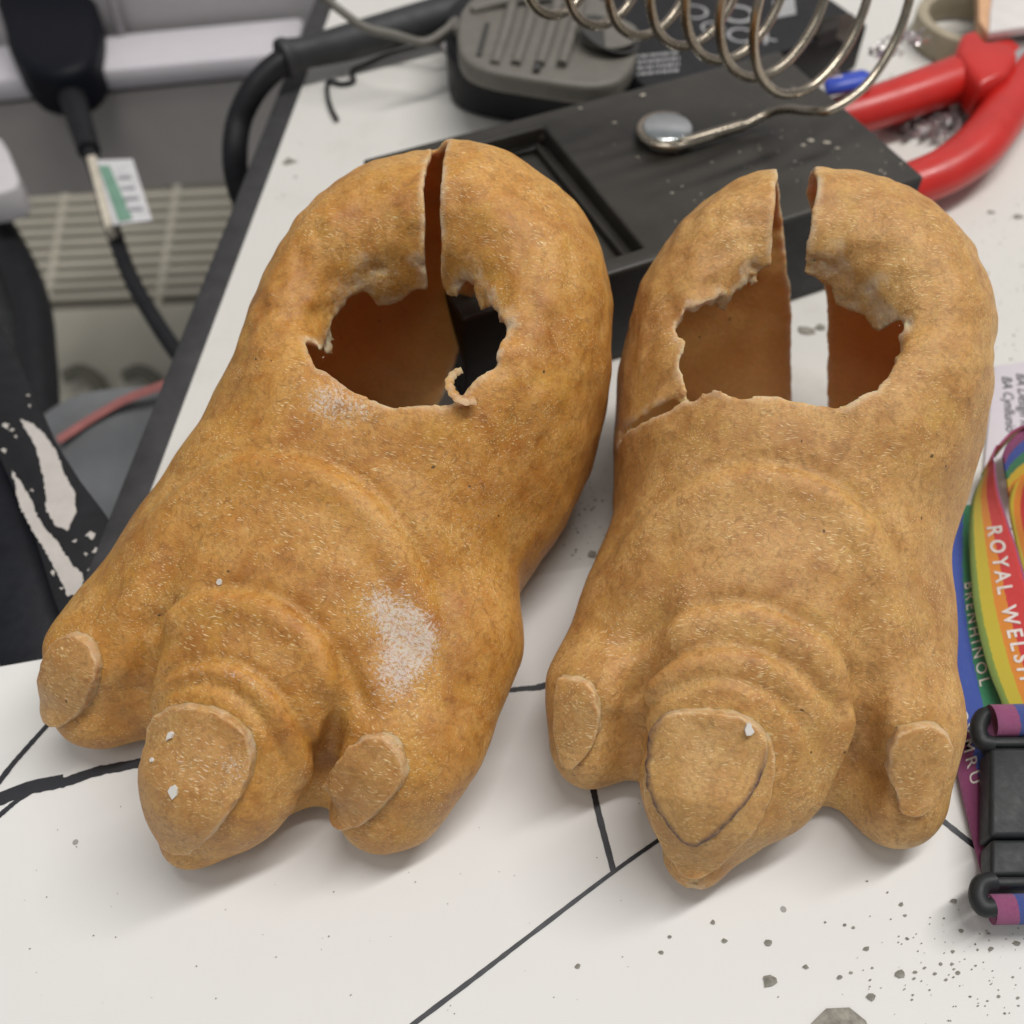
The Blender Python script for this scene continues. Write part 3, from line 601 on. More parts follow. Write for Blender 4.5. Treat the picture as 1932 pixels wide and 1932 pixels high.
# torn foil and solder scraps
def crumple(name, c, r, n, seed, m, flat=.5):
    rr_ = np.random.RandomState(seed); mb_ = MB()
    for _ in range(n):
        p = np.array(c)+rr_.normal(size=3)*[r, r*.8, r*flat]*np.array([.5, .5, .35]); p[2] = max(p[2], c[2]*.2+.6)
        t = rr_.normal(size=(4, 3))*r*.16; t -= t.mean(0)
        mb_.add(p+t, [(0, 1, 2), (0, 2, 3), (0, 3, 1), (1, 3, 2)])
    o_ = mb_.build(name, m); return move_origin(o_, c)
m_foil = simple('crumpled_foil', (.62, .58, .58), .28, metal=.8, var=.3, vs=500)
tag(crumple('foil_scrap', at(1755, 228, 3), 16, 170, 3, m_foil, .25), 'heap of shredded silvery foil between the red plier handles', 'foil scrap')
tag(crumple('foil_scrap', at(1718, 72, 34), 6, 50, 4, m_foil), 'small silvery foil twist right of the last coil ring', 'foil scrap')
tag(crumple('foil_scrap', at(1665, 98, 32), 6, 50, 5, m_foil), 'small silvery foil twist seen through the last coil ring', 'foil scrap')
tag(crumple('foil_scrap', at(1572, 142, 36), 4, 26, 6, m_foil), 'tiny foil scrap beside the blue cap on the base', 'foil scrap')
m_blue = simple('blue_plastic', (.03, .07, .45), .35, bmp=0)
bc = MB().tube(spline([at(1555, 165, 22), at(1590, 158, 24), at(1640, 146, 24)], 6), [2]+[5]*11+[3], 14, flat=.6); tag(move_origin(bc.build('blue_cap', m_blue, smooth=True), at(1600, 155, 20)), 'small blue plastic cap between coil and red pliers', 'cap')
# beige tape roll behind the pliers
m_tape = simple('beige_tape', (.36, .31, .22), .55)
tc = at(1822, 78, 1); mb = MB(); ring = []
for r_, z_ in ((25, 8), (25, 20), (20, 20), (20, 8)): ring.append([tc+np.array([r_*math.cos(q), r_*math.sin(q), z_-8]) for q in np.linspace(0, 2*math.pi, 48, endpoint=False)])
Vt = [p for r_ in ring for p in r_]; mb.add(Vt, [(k*48+i, k*48+(i+1) % 48, ((k+1) % 4)*48+(i+1) % 48, ((k+1) % 4)*48+i) for k in range(4) for i in range(48)])
o = mb.build('tape_roll', m_tape, bevel=.8); tag(move_origin(o, tc), 'beige roll of tape partly hidden behind the red pliers', 'tape roll')
# white card and orange card, top right corner
m_card = simple('white_card', (.66, .62, .60), .6, bmp=.05, var=.05); m_or = simple('orange_card', (.62, .36, .20), .6, bmp=.05)
mb = MB().slab([at(1866, 60, 26), at(1932, 50, 26), at(2000, 40, 26), at(2000, -60, 26), at(1880, -60, 26), at(1868, 20, 26)], 4); ob = mb.build('spotted_card', m_card, bevel=.8)
tag(move_origin(ob, at(1930, 20, 1)), 'white and orange card end above the red pliers at the top right', 'card')
mb = MB().slab([at(1848, 40, 25), at(1864, 64, 25), at(1867, 20, 25), at(1879, -60, 25), at(1846, -60, 25)], 5); mb.build('orange_side', m_or, ob if False else None); o = bpy.context.scene.collection.objects[-1]; M_ = o; o.parent = ob; o.matrix_parent_inverse = Matrix.Translation(-ob.location)
# ---------------------------------------------------------------- black instrument with white print, behind the stand
dev = empty('black_instrument', at(1400, 40, 0)); tag(dev, 'black instrument box with white printed symbols seen through the coil', 'instrument')
ZD = 22.0
d0, d1 = at(1226, 172, ZD), at(1640, 45, ZD)
u_ = d1-d0; LU = np.linalg.norm(u_); u_ /= LU; v_ = np.array([-u_[1], u_[0], 0])
MB().slab([d0, d1, d1+v_*170, d0+v_*170], ZD-1).build('casing', m_black, dev, bevel=2)
def text_mesh(name, txt, size, place, m, parent, bold=0.0, ext=.15, align='LEFT', sp=1.0):
    """printed lettering: place(x, y) -> 3D point and normal"""
    cu = bpy.data.curves.new(name, 'FONT'); cu.body = txt; cu.size = size; cu.align_x = align; cu.offset = bold; cu.resolution_u = 3; cu.space_character = sp
    t = bpy.data.objects.new(name, cu); col.objects.link(t); bpy.context.view_layer.update()
    dg = bpy.context.evaluated_depsgraph_get(); me = bpy.data.meshes.new_from_object(t.evaluated_get(dg)); bpy.data.objects.remove(t)
    bm = bmesh.new(); bm.from_mesh(me); 
    for _ in range(2): bmesh.ops.subdivide_edges(bm, edges=[e for e in bm.edges if e.calc_length() > size*.22], cuts=1)
    bmesh.ops.triangulate(bm, faces=bm.faces)
    V_ = [v.co.copy() for v in bm.verts]; F_ = [[v.index for v in f.verts] for f in bm.faces]; bm.free()
    P_ = [];
    for v in V_: p, n = place(v.x, v.y); P_.append(np.array(p)+np.array(n)*ext)
    return mesh_obj(name, P_, F_, m, parent)
def flat_place(o0, xd, yd):
    xd = np.array(xd, float); xd /= np.linalg.norm(xd); yd = np.array(yd, float); yd /= np.linalg.norm(yd); n = np.cross(xd, yd)
    return lambda x, y: (np.array(o0)+xd*x+yd*y, n if n[2] > 0 else -n)
def dprint(px, py, txt, size, bold=.0): text_mesh('print', txt, size, flat_place(at(px, py, ZD), u_, v_), m_print, dev, bold, .2)
rb = random.Random(3)
for k in range(4):      # rows of print too small to read
    x = 1203
    while x < 1280:
        w_ = rb.choice((4, 6, 9)); y = 142-k*11-(x-1203)*.1
        MB().slab([at(x, y, ZD+.25), at(x+w_, y-.8, ZD+.25), at(x+w_, y-5.8, ZD+.25), at(x, y-5, ZD+.25)], .2).build('print_dash', m_print, dev); x += w_+3
dprint(1442, 84, 'X', 9, .3)
def ring_print(px, py, r, wd, name='print_mark'):
    c = at(px, py, ZD+.2); n = 28; V_ = [c+(u_*math.cos(q)+v_*math.sin(q))*rr_ for rr_ in (r, r-wd) for q in np.linspace(0, 2*math.pi, n, endpoint=False)]
    mesh_obj(name, V_, [(i, (i+1) % n, n+(i+1) % n, n+i) for i in range(n)], m_print, dev)
ring_print(1392, 26, 7.5, 2); ring_print(1398, 66, 6, 1.4); ring_print(1310, 22, 6, 1.2); ring_print(1345, 52, 5, 1)
MB().slab([at(1462, 34, ZD+.3), at(1502, 26, ZD+.3), at(1498, -6, ZD+.3), at(1458, 2, ZD+.3)], .3).build('print_square', m_print, dev)
MB().slab([at(1495, 108, ZD-8), at(1600, 78, ZD-8), at(1618, 20, ZD+10), at(1530, 30, ZD+10)], 8).build('socket_panel', m_grey, dev, bevel=2)
MB().slab([at(1548, 62, ZD+5), at(1582, 52, ZD+5), at(1585, 34, ZD+8), at(1552, 44, ZD+8)], 6).build('socket', m_dark, dev)
# ---------------------------------------------------------------- grey ridged plastic grip
gp = empty('ridged_clamp', at(1020, 60, 0)); tag(gp, 'grey ridged plastic clamp with a round button, left of the coil', 'clamp')
ZG = 33.0
outl = [(868, 20), (862, 55), (866, 95), (885, 118), (930, 134), (1000, 146), (1080, 158), (1130, 160), (1172, 148), (1196, 118), (1203, 80), (1192, 48), (1160, 15), (1120, -12), (1040, -30), (940, -25), (890, -5)]
sm = [p for p in spline([(*q, 0) for q in outl+outl[:1]], 4)][:-1]
def gz(px): return ZG-(px-860)*.012
MB().slab([at(p[0], p[1], gz(p[0])) for p in sm], 9).build('grip_shell', m_grey, gp, bevel=2.2, segs=4)
cx, cy = 1010, 60
MB().slab([at(cx+(p[0]-cx)*1.0-22, cy+(p[1]-cy)*.98-6, ZG-9.5) for p in sm], ZG-10.5).build('lower_body', m_black, gp, bevel=2, segs=3)
bt = at(1148, 80, ZG-3.2)+np.array([0, 0, 2.9])
MB().tube([bt, bt+[0, 0, 1.4]], 11.6, 40).build('button', m_grey, gp, bevel=.5)
MB().tube([bt+[-.1, 0, .1], bt+[.1, 0, .7]], 12.8, 40).build('button_gap', m_dark, gp)
MB().slab([at(1130, 82, ZG-1.4), at(1165, 78, ZG-1.4), at(1165, 76, ZG-1.4), at(1130, 80, ZG-1.4)], .5).build('button_mark', m_dark, gp)
for x in (945, 985, 1030, 1072): MB().tube(spline([at(x+28, -18, ZG+.1), at(x+10, 50, ZG+.3), at(x-12, 120, ZG-.6)], 6), 2.1, 10, flat=.7).build('ridge', m_grey, gp, smooth=True)
MB().tube(spline([at(890, 20, ZG+.3), at(960, 2, ZG+.6), at(1040, -6, ZG+.4)], 6), 1.8, 8).build('ridge', m_grey, gp, smooth=True)
MB().slab([at(915, 42, ZG+.2), at(924, 42, ZG+.2), at(908, 104, ZG+.2), at(898, 104, ZG+.2)], .6).build('slot', m_dark, gp)
MB().slab([at(1008, 115, ZG), at(1022, 113, ZG), at(1020, 130, ZG), at(1006, 132, ZG)], .7).build('slot', m_dark, gp)
MB().slab([at(1050, 10, ZG), at(1066, 8, ZG), at(1064, 24, ZG), at(1048, 26, ZG)], .7).build('slot', m_dark, gp)
# small pale bracket and hooked wires at its left
br = MB().slab([at(822, 66, 5), at(846, 92, 5), at(858, 60, 5), at(872, -20, 5), at(814, -20, 5)], 4.5); tag(move_origin(br.build('pale_bracket', m_white, bevel=1), at(845, 60, 1)), 'pale bracket standing between the dark cable sleeve and the grey clamp', 'bracket')
# ---------------------------------------------------------------- cables
cb = empty('thick_cable', at(680, 70, 0)); tag(cb, 'thick black cable with a dark sleeve curving over the table edge', 'cable')
MB().tube(spline([at(545, 106, 12), at(640, 84, 12), at(760, 50, 13), at(900, 8, 14), at(1000, -30, 14)], 8), np.interp(np.linspace(0, 1, 33), [0, .08, .3, 1], [7.2, 6.4, 7.5, 8.6]), 18).build('cable_sleeve', m_rubber, cb, smooth=True)
MB().tube([at(530, 112, 12), at(548, 106, 12)], 8.2, 18).build('sleeve_collar', m_rubber, cb, bevel=1)
MB().tube(spline([at(560, 104, 12), at(520, 126, 10), at(480, 168, 4), at(452, 225, -6), at(443, 290, -16), at(450, 350, -30), at(475, 420, -50)], 8), 5.4, 14).build('cable_cord', m_black, cb, smooth=True)
kw = MB().tube(spline([at(850, 60, 16), at(830, 78, 14), at(790, 88, 9), at(730, 104, 5), at(690, 122, 3), at(664, 134, 2), at(668, 152, 1.5), at(645, 158, 1.5), at(620, 154, 1.5), at(618, 180, 1.5), at(625, 205, 1.5), at(636, 226, 1.5)], 8), .95, 8)
tag(move_origin(kw.build('kinked_wire', m_black, smooth=True), at(636, 226, 1)), 'thin black kinked wire on the white table left of the clamp', 'wire')
gw = MB().tube(spline([at(600, -15, 40), at(640, 18, 34), at(690, 52, 30), at(745, 66, 28), at(800, 80, 27), at(840, 58, 27), at(860, 40, 27), at(862, 62, 27)], 8), 1.8, 10)
tag(move_origin(gw.build('grey_wire', m_grey, smooth=True), at(745, 66, 20)), 'grey wire crossing above the dark cable sleeve to a hooked end', 'wire')
# ---------------------------------------------------------------- printed card and rainbow lanyard
pc = [at(1876, 690, 1.4), at(2040, 668, 1.4), at(2010, 990, 1.4), at(1845, 1000, 1.4)]
card = MB().slab(pc, .8).build('printed_card', simple('card_stock', (.60, .56, .60), .5, bmp=.03, var=.03), bevel=.2)
tag(move_origin(card, pc[3]), 'white printed card standing out behind the rainbow lanyard', 'card')
xd = at(1900, 800, 1.4)-at(1893, 710, 1.4); xd /= np.linalg.norm(xd); yd = np.array([-xd[1], xd[0], 0])
m_type = simple('black_type', (.03, .03, .035), .6, bmp=0)
class _P: pass
text_mesh('print', 'BA Cynllunio', 4.7, flat_place(at(1890, 710, 1.42), xd, yd), m_type, card, .03, .12)
text_mesh('print', 'BA Design for', 4.7, flat_place(at(1917, 704, 1.42), xd, yd), m_type, card, .03, .12)
def ribbon_material(name, flip=False, bands=None):
    m, nt, b = new_mat(name); uv = nt.nodes.new('ShaderNodeUVMap'); sp = nt.nodes.new('ShaderNodeSeparateXYZ'); L(nt, uv.outputs[0], sp.inputs[0])
    v = coords(nt); wob = math_(nt, 'ADD', sp.outputs[0], math_(nt, 'MULTIPLY', math_(nt, 'SUBTRACT', noise(nt, v, 700, 3), .5), .05))
    bands = bands or [(0, (.26, .04, .15)), (.16, (.03, .085, .42)), (.33, (.02, .24, .11)), (.5, (.70, .55, .03)), (.67, (.80, .28, .02)), (.84, (.68, .03, .035))]
    r = nt.nodes.new('ShaderNodeValToRGB'); r.color_ramp.interpolation = 'CONSTANT'; e = r.color_ramp.elements
    while len(e) < len(bands): e.new(.5)
    for el, (p, c) in zip(e, bands): el.position = p; el.color = (*c, 1)
    L(nt, wob, r.inputs[0])
    wv = nt.nodes.new('ShaderNodeTexWave'); wv.inputs['Scale'].default_value = 1; wv.wave_type = 'BANDS'; wv.bands_direction = 'DIAGONAL'
    mp = nt.nodes.new('ShaderNodeMapping'); mp.inputs['Scale'].default_value = (12, 260, 1); L(nt, uv.outputs[0], mp.inputs['Vector']); L(nt, mp.outputs[0], wv.inputs['Vector']); wv.inputs['Distortion'].default_value = .6
    fn = noise(nt, v, 1500, 3, .7)
    c1 = mix(nt, math_(nt, 'MULTIPLY', math_(nt, 'MULTIPLY', wv.outputs['Fac'], fn), .26), r.outputs[0], (.62, .55, .48))
    L(nt, c1, b.inputs['Base Color']); b.inputs['Roughness'].default_value = .55; b.inputs['Sheen Weight'].default_value = .06; b.inputs['Specular IOR Level'].default_value = .25
    L(nt, bump(nt, wv.outputs['Fac'], .5, .0002), b.inputs['Normal']); return m
m_rib = ribbon_material('rainbow_weave')
m_let = simple('white_thread', (.66, .60, .56), .7, var=.15, vs=900, bmp=.3, bs=2500)
class Ribbon:
    """woven strip between a left and a right edge line, with thickness"""
    def __init__(s, Lp, Rp, name, m, parent, u0=0.0, u1=1.0, nu=8, th=.5):
        s.A = spline(Lp, 10); s.B = spline(Rp, 10); n = min(len(s.A), len(s.B)); s.A, s.B = s.A[:n], s.B[:n]; s.n = n
        s.len = np.concatenate([[0], np.cumsum(np.linalg.norm(np.diff((s.A+s.B)/2, axis=0), axis=1))])
        V_ = []; uv = []
        T = np.gradient((s.A+s.B)/2, axis=0); Wd = s.B-s.A; Nn = np.cross(T, Wd); Nn /= np.linalg.norm(Nn, axis=1)[:, None]+1e-9; Nn *= np.where(Nn[:, 2] < 0, -1, 1)[:, None]; s.N = Nn
        for side in (0, 1):
            for i in range(n):
                for k in range(nu+1): t = k/nu; V_.append(s.A[i]*(1-t)+s.B[i]*t-Nn[i]*th*side); uv.append((u0+(u1-u0)*t, s.len[i]*.06))
        q = lambda sd, i, k: sd*n*(nu+1)+i*(nu+1)+k
        F_ = [(q(0, i, k), q(0, i, k+1), q(0, i+1, k+1), q(0, i+1, k)) for i in range(n-1) for k in range(nu)]
        F_ += [(q(1, i, k), q(1, i+1, k), q(1, i+1, k+1), q(1, i, k+1)) for i in range(n-1) for k in range(nu)]
        for i in range(n-1): F_ += [(q(0, i, 0), q(0, i+1, 0), q(1, i+1, 0), q(1, i, 0)), (q(0, i, nu), q(1, i, nu), q(1, i+1, nu), q(0, i+1, nu))]
        s.o = mesh_obj(name, V_, F_, m, parent, smooth=True); me = s.o.data; l = me.uv_layers.new(name='UVMap')
        for lp in me.loops: l.data[lp.index].uv = uv[lp.vertex_index]
    def s_at(s, px, py, z):
        p = at(px, py, z); M_ = (s.A+s.B)/2; return s.len[int(np.argmin(((M_-p)**2)[:, :2].sum(1)))]
    def place(s, s0, t0, tdir=1):
        def f(x, y):
            d = min(max(s0+x, 0), s.len[-1]-.01); i = min(int(np.searchsorted(s.len, d, 'right'))-1, s.n-2); a = (d-s.len[i])/(s.len[i+1]-s.len[i]+1e-9)
            P0 = s.A[i]*(1-a)+s.A[i+1]*a; P1 = s.B[i]*(1-a)+s.B[i+1]*a; Wl = np.linalg.norm(P1-P0)
            t = t0+tdir*y/Wl; return P0+(P1-P0)*t, s.N[i]
        return f
ln = empty('lanyard', at(1900, 1200, 0)); tag(ln, 'rainbow striped lanyard with white lettering and a black buckle at the right', 'lanyard')
# lower strip: purple, blue and green side, with the second language on it
R1 = Ribbon([at(1760, 960, 3), at(1757, 1100, 3), at(1768, 1230, 3), at(1788, 1360, 3), at(1816, 1500, 3), at(1856, 1660, 3), at(1880, 1720, 3)], [at(1850, 950, 3), at(1850, 1080, 3), at(1864, 1200, 3), at(1896, 1330, 3), at(1930, 1450, 3), at(1960, 1590, 3), at(1990, 1660, 3)], 'strap', m_rib, ln, 0, .52)
# upper strip, twisting up onto its edge at the far end
zt = 9
m_rib2 = ribbon_material('rainbow_weave_warm', bands=[(0, (.22, .34, .05)), (.12, (.62, .50, .03)), (.36, (.80, .27, .02)), (.58, (.68, .03, .035)), (.96, (.36, .06, .18))])
R2 = Ribbon([at(1990, 830, 10), at(1932, 815, 11), at(1893, 840, 11), at(1860, 885, 10), at(1836, 935, 9), at(1829, 985, 8), at(1830, 1054, 7), at(1837, 1137, 7), at(1850, 1205, 7), at(1868, 1270, 7), at(1893, 1335, 7), at(1905, 1400, 7)],
            [at(1990, 800, 22), at(1932, 802, 23), at(1899, 822, 23), at(1876, 858, 21), at(1880, 915, 17), at(1898, 975, 14), at(1922, 1045, 12), at(1942, 1120, 11), at(1962, 1190, 10), at(1980, 1260, 10), at(1996, 1320, 10), at(2008, 1380, 10)], 'strap', m_rib2, ln)
R3 = Ribbon([at(1960, 860, 9), at(1938, 880, 9), at(1916, 905, 9), at(1903, 950, 9), at(1912, 1010, 8), at(1930, 1080, 8), at(1960, 1180, 8)],
            [at(1985, 870, 16), at(1965, 890, 16), at(1950, 925, 15), at(1950, 980, 13), at(1966, 1050, 12), at(1990, 1130, 11), at(2020, 1220, 11)], 'strap', m_rib2, ln, .2, 1.0)
# inner face of the folded loop: purple, blue, green, yellow
R4 = Ribbon([at(1990, 800, 21), at(1940, 806, 21), at(1905, 836, 20), at(1893, 862, 18)], [at(1990, 900, 9), at(1955, 910, 8), at(1925, 925, 7), at(1905, 940, 6)], 'strap_fold', m_rib, ln, 0, .9)
text_mesh('lettering', 'ROYAL WELSH', 5.5, R2.place(R2.s_at(1868, 992, 11), .46), m_let, ln, .12, .18, sp=1.42)
text_mesh('lettering', 'BRENHINOL', 4.6, R1.place(R1.s_at(1800, 1105, 3), .66), m_let, ln, .02, .15, sp=1.42)
text_mesh('lettering', 'CYMRU', 4.6, R1.place(R1.s_at(1850, 1330, 3), .16), m_let, ln, .02, .15, sp=1.42)
# buckle
bk = 12.0
m_bk = simple('buckle_plastic', (.02, .022, .023), .5, var=.2, vs=200, bmp=.14, bs=900, spec=.3)
MB().slab([at(1868, 1408, bk), at(1990, 1408, bk), at(1990, 1578, bk), at(1868, 1578, bk)], 8).build('buckle_body', m_bk, ln, bevel=1.2, segs=3)
MB().slab([at(1870, 1583, bk-.6), at(1990, 1583, bk-.6), at(1990, 1652, bk-.6), at(1870, 1652, bk-.6)], 7.4).build('buckle_tongue', m_bk, ln, bevel=1, segs=3)
MB().slab([at(1866, 1388, bk+.6), at(1990, 1388, bk+.6), at(1990, 1406, bk+.8), at(1872, 1406, bk+.8)], 7).build('buckle_bar', m_bk, ln, bevel=.9, segs=3)
MB().slab([at(1872, 1652, bk+.2), at(1990, 1652, bk+.2), at(1990, 1672, bk+.2), at(1866, 1672, bk+.2)], 7).build('buckle_bar', m_bk, ln, bevel=.9, segs=3)
MB().tube(spline([at(1880, 1352, bk-1), at(1858, 1350, bk-1), at(1846, 1372, bk-1), at(1852, 1398, bk-1), at(1874, 1405, bk-1)], 8), 2.1, 12).build('buckle_ear', m_bk, ln, smooth=True)
MB().tube(spline([at(1876, 1662, bk-1), at(1852, 1668, bk-1), at(1845, 1692, bk-1), at(1856, 1712, bk-1), at(1874, 1712, bk-1)], 8), 2.1, 12).build('buckle_ear', m_bk, ln, smooth=True)
m_roll = ribbon_material('rainbow_roll', bands=[(0, (.29, .055, .17)), (.22, (.025, .065, .30)), (.5, (.02, .16, .08)), (.7, (.5, .38, .03)), (.85, (.62, .2, .02))])
def roll(y0, y1, zc, name='strap_loop'):
    a0, a1 = at(1870, (y0+y1)/2, zc), at(2060, (y0+y1)/2-4, zc); r = (at(1900, y0, zc)-at(1900, y1, zc))[1]/2*.8
    n = 20; V_ = []; uv = []
    for i in range(9):
        for k in range(n): q = 2*math.pi*k/n; V_.append(a0+(a1-a0)*i/8+np.array([0, r*math.cos(q), r*.85*math.sin(q)])); uv.append((i/8, k/n*.6))
    F_ = [(i*n+k, i*n+(k+1) % n, (i+1)*n+(k+1) % n, (i+1)*n+k) for i in range(8) for k in range(n)]+[tuple(range(n))]
    o_ = mesh_obj(name, V_, F_, m_roll, ln, smooth=True); l = o_.data.uv_layers.new(name='UVMap')
    for lp in o_.data.loops: l.data[lp.index].uv = uv[lp.vertex_index]
roll(1324, 1396, bk); roll(1680, 1752, 9)
# ---------------------------------------------------------------- beyond the left edge of the table (out of focus)
# black painted metal bar with chipped white paint
zb = -3.0
bar = empty('black_metal_bar', at(90, 950, zb)); tag(bar, 'black metal bar with chipped white paint left of the table', 'metal bar')
barp = [(-40, 560), (10, 628), (50, 712), (100, 826), (150, 905), (192, 960), (260, 1060), (260, 1230), (150, 1262), (100, 1130), (60, 1000), (15, 900), (-40, 780)]
MB().slab([at(x, y, zb) for x, y in barp], 6).build('bar_face', m_black, bar, bevel=.8)
barq = [(-40, 770), (15, 893), (60, 990), (105, 1130), (165, 1262), (120, 1290), (20, 1290), (-60, 1150)]
MB().slab([at(x, y, zb-7) for x, y in barq], 25).build('bar_side', simple('blue_black_enamel', (.007, .008, .012), .45, var=.3, spec=.3), bar, bevel=1)
m_chip = simple('chipped_white_paint', (.50, .465, .43), .6, var=.08, vs=150)
def blob(pts, seed, z, amp=3.0):
    rr_ = random.Random(seed); out = []
    for p, q in zip(pts, pts[1:]+pts[:1]):
        n = max(2, int(math.hypot(q[0]-p[0], q[1]-p[1])/5))
        for i in range(n): out.append((p[0]+(q[0]-p[0])*i/n+rr_.uniform(-amp, amp), p[1]+(q[1]-p[1])*i/n+rr_.uniform(-amp, amp)))
    return [at(x, y, z) for x, y in out]
MB().slab(blob([(37, 790), (62, 800), (85, 820), (105, 850), (120, 890), (140, 930), (143, 965), (128, 1000), (105, 990), (88, 965), (85, 925), (78, 880), (66, 840)], 2, zb+.35, 1.8), .3).build('paint_chip', m_chip, bar)
MB().slab(blob([(22, 885), (45, 920), (62, 950), (70, 975), (88, 1000), (110, 1025), (135, 1065), (158, 1085), (152, 1120), (128, 1125), (110, 1085), (85, 1040), (60, 1000), (35, 950)], 3, zb+.35, 2), .3).build('paint_chip', m_chip, bar)
rr = random.Random(12)
for x, y, r in ((10, 802, 7), (22, 812, 4), (30, 824, 3), (170, 1010, 9), (182, 1040, 8), (160, 1045, 5), (140, 1020, 4), (172, 1075, 9), (100, 1080, 5), (115, 1110, 4), (190, 1060, 8), (60, 925, 3), (52, 745, 3), (56, 765, 3), (6, 850, 5)):
    MB().slab(blob([(x-r, y), (x, y-r*.8), (x+r, y-2), (x+r*.5, y+r)], int(x*7+y), zb+.35, 2.2), .3).build('paint_chip', m_chip, bar)
# grey cloth with a red stripe hanging below
zc = -120
V_ = []; nx, ny = 24, 16
q0, q1, q2, q3 = at(60, 800, zc), at(340, 690, zc+30), at(330, 1010, zc+20), at(60, 1040, zc-20)
for j in range(ny+1):
    for i in range(nx+1):
        s, t = i/nx, j/ny; p = (q0*(1-s)+q1*s)*(1-t)+(q3*(1-s)+q2*s)*t; V_.append(p+np.array([0, 0, 6*math.sin(s*5+t*3)+3*math.sin(t*9)]))
F_ = [(j*(nx+1)+i, (j+1)*(nx+1)+i, (j+1)*(nx+1)+i+1, j*(nx+1)+i+1) for j in range(ny) for i in range(nx)]
n0 = len(V_); V_ += [v-np.array([0, 0, 4]) for v in V_]; F_ += [(a+n0, d+n0, c+n0, b+n0) for a, b, c, d in F_]
m_cloth = simple('grey_cloth', (.15, .155, .16), .9, var=.2, vs=30)
cl = mesh_obj('grey_cloth', V_, F_, m_cloth, smooth=True); tag(move_origin(cl, at(200, 860, zc)), 'grey cloth with a faded red stripe below the table edge', 'cloth')
st = MB().tube(spline([at(110, 830, zc+11), at(180, 785, zc+17), at(240, 752, zc+23), at(320, 722, zc+33)], 8), 2.6, 8, flat=.3).build('red_stripe', simple('red_thread', (.36, .13, .12), .8), None, smooth=True)
st.parent = cl; st.matrix_parent_inverse = Matrix.Translation(-cl.location)
# beige vent unit: slatted top, plain front with two arched ribs
vu = empty('vent_unit', at(200, 550, -350)); tag(vu, 'beige slatted vent unit low behind the dangling plug cord', 'vent unit')
zv = -350
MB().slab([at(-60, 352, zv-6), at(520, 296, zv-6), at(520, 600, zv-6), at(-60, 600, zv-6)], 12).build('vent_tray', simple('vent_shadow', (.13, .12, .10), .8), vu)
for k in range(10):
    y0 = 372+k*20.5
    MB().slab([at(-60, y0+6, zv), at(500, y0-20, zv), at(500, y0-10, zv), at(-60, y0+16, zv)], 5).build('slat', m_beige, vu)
for x in (120, 330): MB().slab([at(x, 345, zv-1), at(x+10, 345, zv-1), at(x-30, 590, zv-1), at(x-42, 590, zv-1)], 5).build('cross_rib', m_beige, vu)
MB().slab([at(-60, 588, zv+2), at(500, 562, zv+2), at(500, 830, zv-60), at(-60, 850, zv-60)], 30).build('front_panel', m_beige, vu, bevel=4)
m_arch = simple('rib_olive', (.12, .115, .085), .7)
for x in (150, 262):
    MB().tube(spline([at(x-30, 712, zv-16), at(x, 700, zv-14), at(x+30, 718, zv-18), at(x+48, 760, zv-30), at(x+58, 812, zv-44)], 8), 7, 10, flat=.6).build('arched_rib', m_arch, vu, smooth=True)
# white wall trunking and panel
tk = empty('wall_trunking', at(200, 200, -300)); tag(tk, 'white cable trunking along the wall at the top left', 'trunking')
m_tr = simple('trunking_plastic', (.60, .57, .60), .45, bmp=.03, var=.03)
Yw = atY(250, 200, 620)
def wq(px, py, Y=620.): return atY(px, py, Y)
def wslab(mb_, pts, dy): P_ = [wq(*p) for p in pts]; mb_.prism(P_, [p+np.array([0, dy, 0]) for p in P_]); return mb_
wslab(MB(), [(-80, 158, 560), (560, 98, 560), (560, 140, 560), (-80, 205, 560)], 40).build('trunking_front', m_tr, tk, bevel=4)
wslab(MB(), [(-80, 138, 585), (560, 80, 585), (560, 104, 575), (-80, 162, 575)], 30).build('trunking_lid', m_tr, tk, bevel=3)
m_pan = simple('pale_panel', (.52, .495, .50), .5, bmp=.03, var=.03)
wp = wslab(MB(), [(-80, -60, 620), (650, -60, 620), (620, 110, 620), (-80, 180, 620)], 20).build('wall_panel', m_pan); tag(move_origin(wp, wq(250, 150, 630)), 'pale grey wall panel above the white trunking', 'wall panel')
gy = MB().tube([wq(x, y, 612) for x, y in ((196, -60), (215, 20), (238, 92), (232, 104), (205, 118), (150, 128))], 2.6, 8).build('panel_outline', simple('grey_seam', (.30, .28, .29), .6), None, smooth=True); gy.parent = wp; gy.matrix_parent_inverse = Matrix.Translation(-wp.location)
lw = wslab(MB(), [(-80, 207, 563), (560, 142, 563), (560, 330, 563), (-80, 380, 563)], 20).build('lower_wall_panel', simple('taupe_board', (.47, .44, .42), .6, var=.1, vs=10)); tag(move_origin(lw, wq(250, 300, 573)), 'taupe lower wall board between trunking and vent unit', 'wall board')
sd = MB()
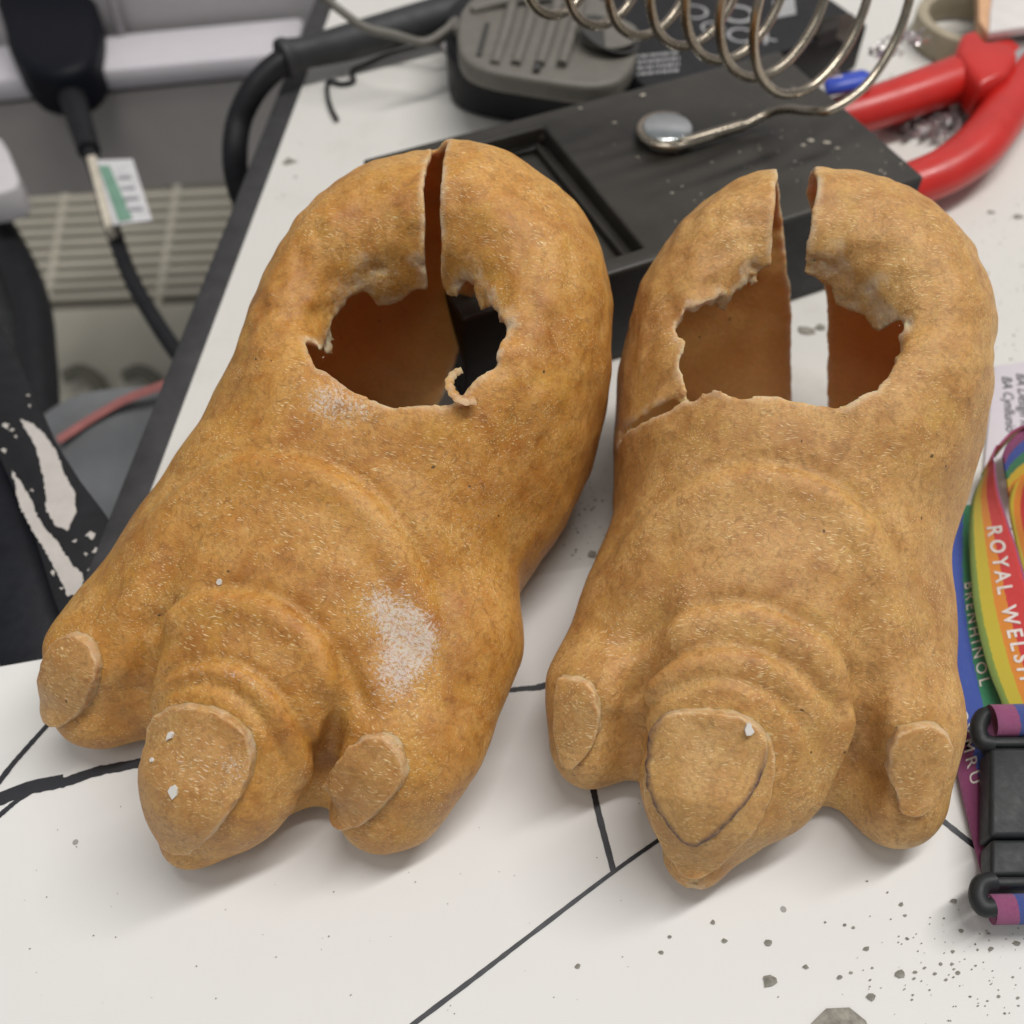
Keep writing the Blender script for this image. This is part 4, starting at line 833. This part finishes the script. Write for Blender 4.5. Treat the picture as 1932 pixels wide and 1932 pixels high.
# plug adaptor with its cord and tag
pa = empty('power_adaptor', at(90, 60, -60)); tag(pa, 'dark rounded power adaptor hanging at the top left corner', 'power adaptor')
za = -60
ol = [(-30, -60), (150, -60), (178, 0), (186, 40), (180, 90), (160, 118), (120, 134), (75, 134), (40, 120), (12, 80), (0, 30)]
so = [p for p in spline([(*q, 0) for q in ol+ol[:1]], 5)][:-1]
MB().slab([at(p[0], p[1], za) for p in so], 30).build('adaptor_body', simple('navy_black_plastic', (.003, .004, .008), .55, spec=.2), pa, bevel=7, segs=5)
MB().tube(spline([at(112, 118, za-14), at(128, 160, za-16), at(146, 215, za-18), at(168, 285, za-20)], 8), np.linspace(9, 6, 25), 14).build('strain_relief', m_black, pa, smooth=True)
MB().tube(spline([at(166, 280, za-20), at(190, 350, za-22), at(212, 430, za-24), at(245, 520, za-26), at(290, 600, za-28), at(345, 680, za-32), at(420, 760, za-40)], 8), 3.9, 12).build('cord', m_black, pa, smooth=True)
lb = MB().slab([at(162, 293, za-8), at(180, 290, za-8), at(214, 420, za-10), at(197, 428, za-10)], 9).build('tag_clip', simple('cream_plastic', (.60, .54, .44), .5), pa, bevel=1)
tg = MB().slab([at(182, 302, za-7), at(250, 300, za-7), at(287, 415, za-9), at(213, 424, za-9)], .8).build('label_tag', simple('tag_paper', (.62, .61, .62), .5), pa)
MB().slab([at(186, 312, za-6.4), at(206, 312, za-6.4), at(250, 412, za-8.4), at(224, 418, za-8.4)], .3).build('green_print', simple('green_ink', (.16, .30, .22), .6), pa)
for k in range(4): MB().slab([at(222+k*5, 330+k*20, za-6.5-.4*k), at(246+k*7, 328+k*20, za-6.5-.4*k), at(248+k*7, 334+k*20, za-6.6-.4*k), at(224+k*5, 336+k*20, za-6.6-.4*k)], .3).build('grey_print', simple('grey_ink', (.42, .41, .43), .6), pa)
# white rounded thing and black chair back at the left border
wt = MB().slab([at(p[0], p[1], -90) for p in ((-60, 255), (0, 258), (14, 280), (36, 335), (30, 352), (0, 362), (-60, 370))], 20); tag(move_origin(wt.build('white_socket', m_white, bevel=2, segs=3), at(0, 320, -100)), 'white rounded socket corner at the left border of the picture', 'socket')
cb2 = empty('chair_back', at(20, 560, -130)); tag(cb2, 'black chair back curving down at the left border', 'chair')
MB().tube(spline([at(-40, 380, -130), at(5, 450, -130), at(40, 520, -130), at(62, 590, -130), at(68, 660, -130), at(72, 740, -130), at(70, 860, -130)], 8), 10, 14).build('frame_tube', m_black, cb2, smooth=True)
MB().slab([at(-80, 440, -145), at(0, 470, -145), at(40, 550, -145), at(56, 640, -145), at(60, 900, -145), at(-80, 900, -145)], 14).build('back_panel', simple('charcoal_fabric', (.035, .037, .038), .9, var=.3), cb2, bevel=3)
# torn curl of skin inside the left foot's opening stays with that foot
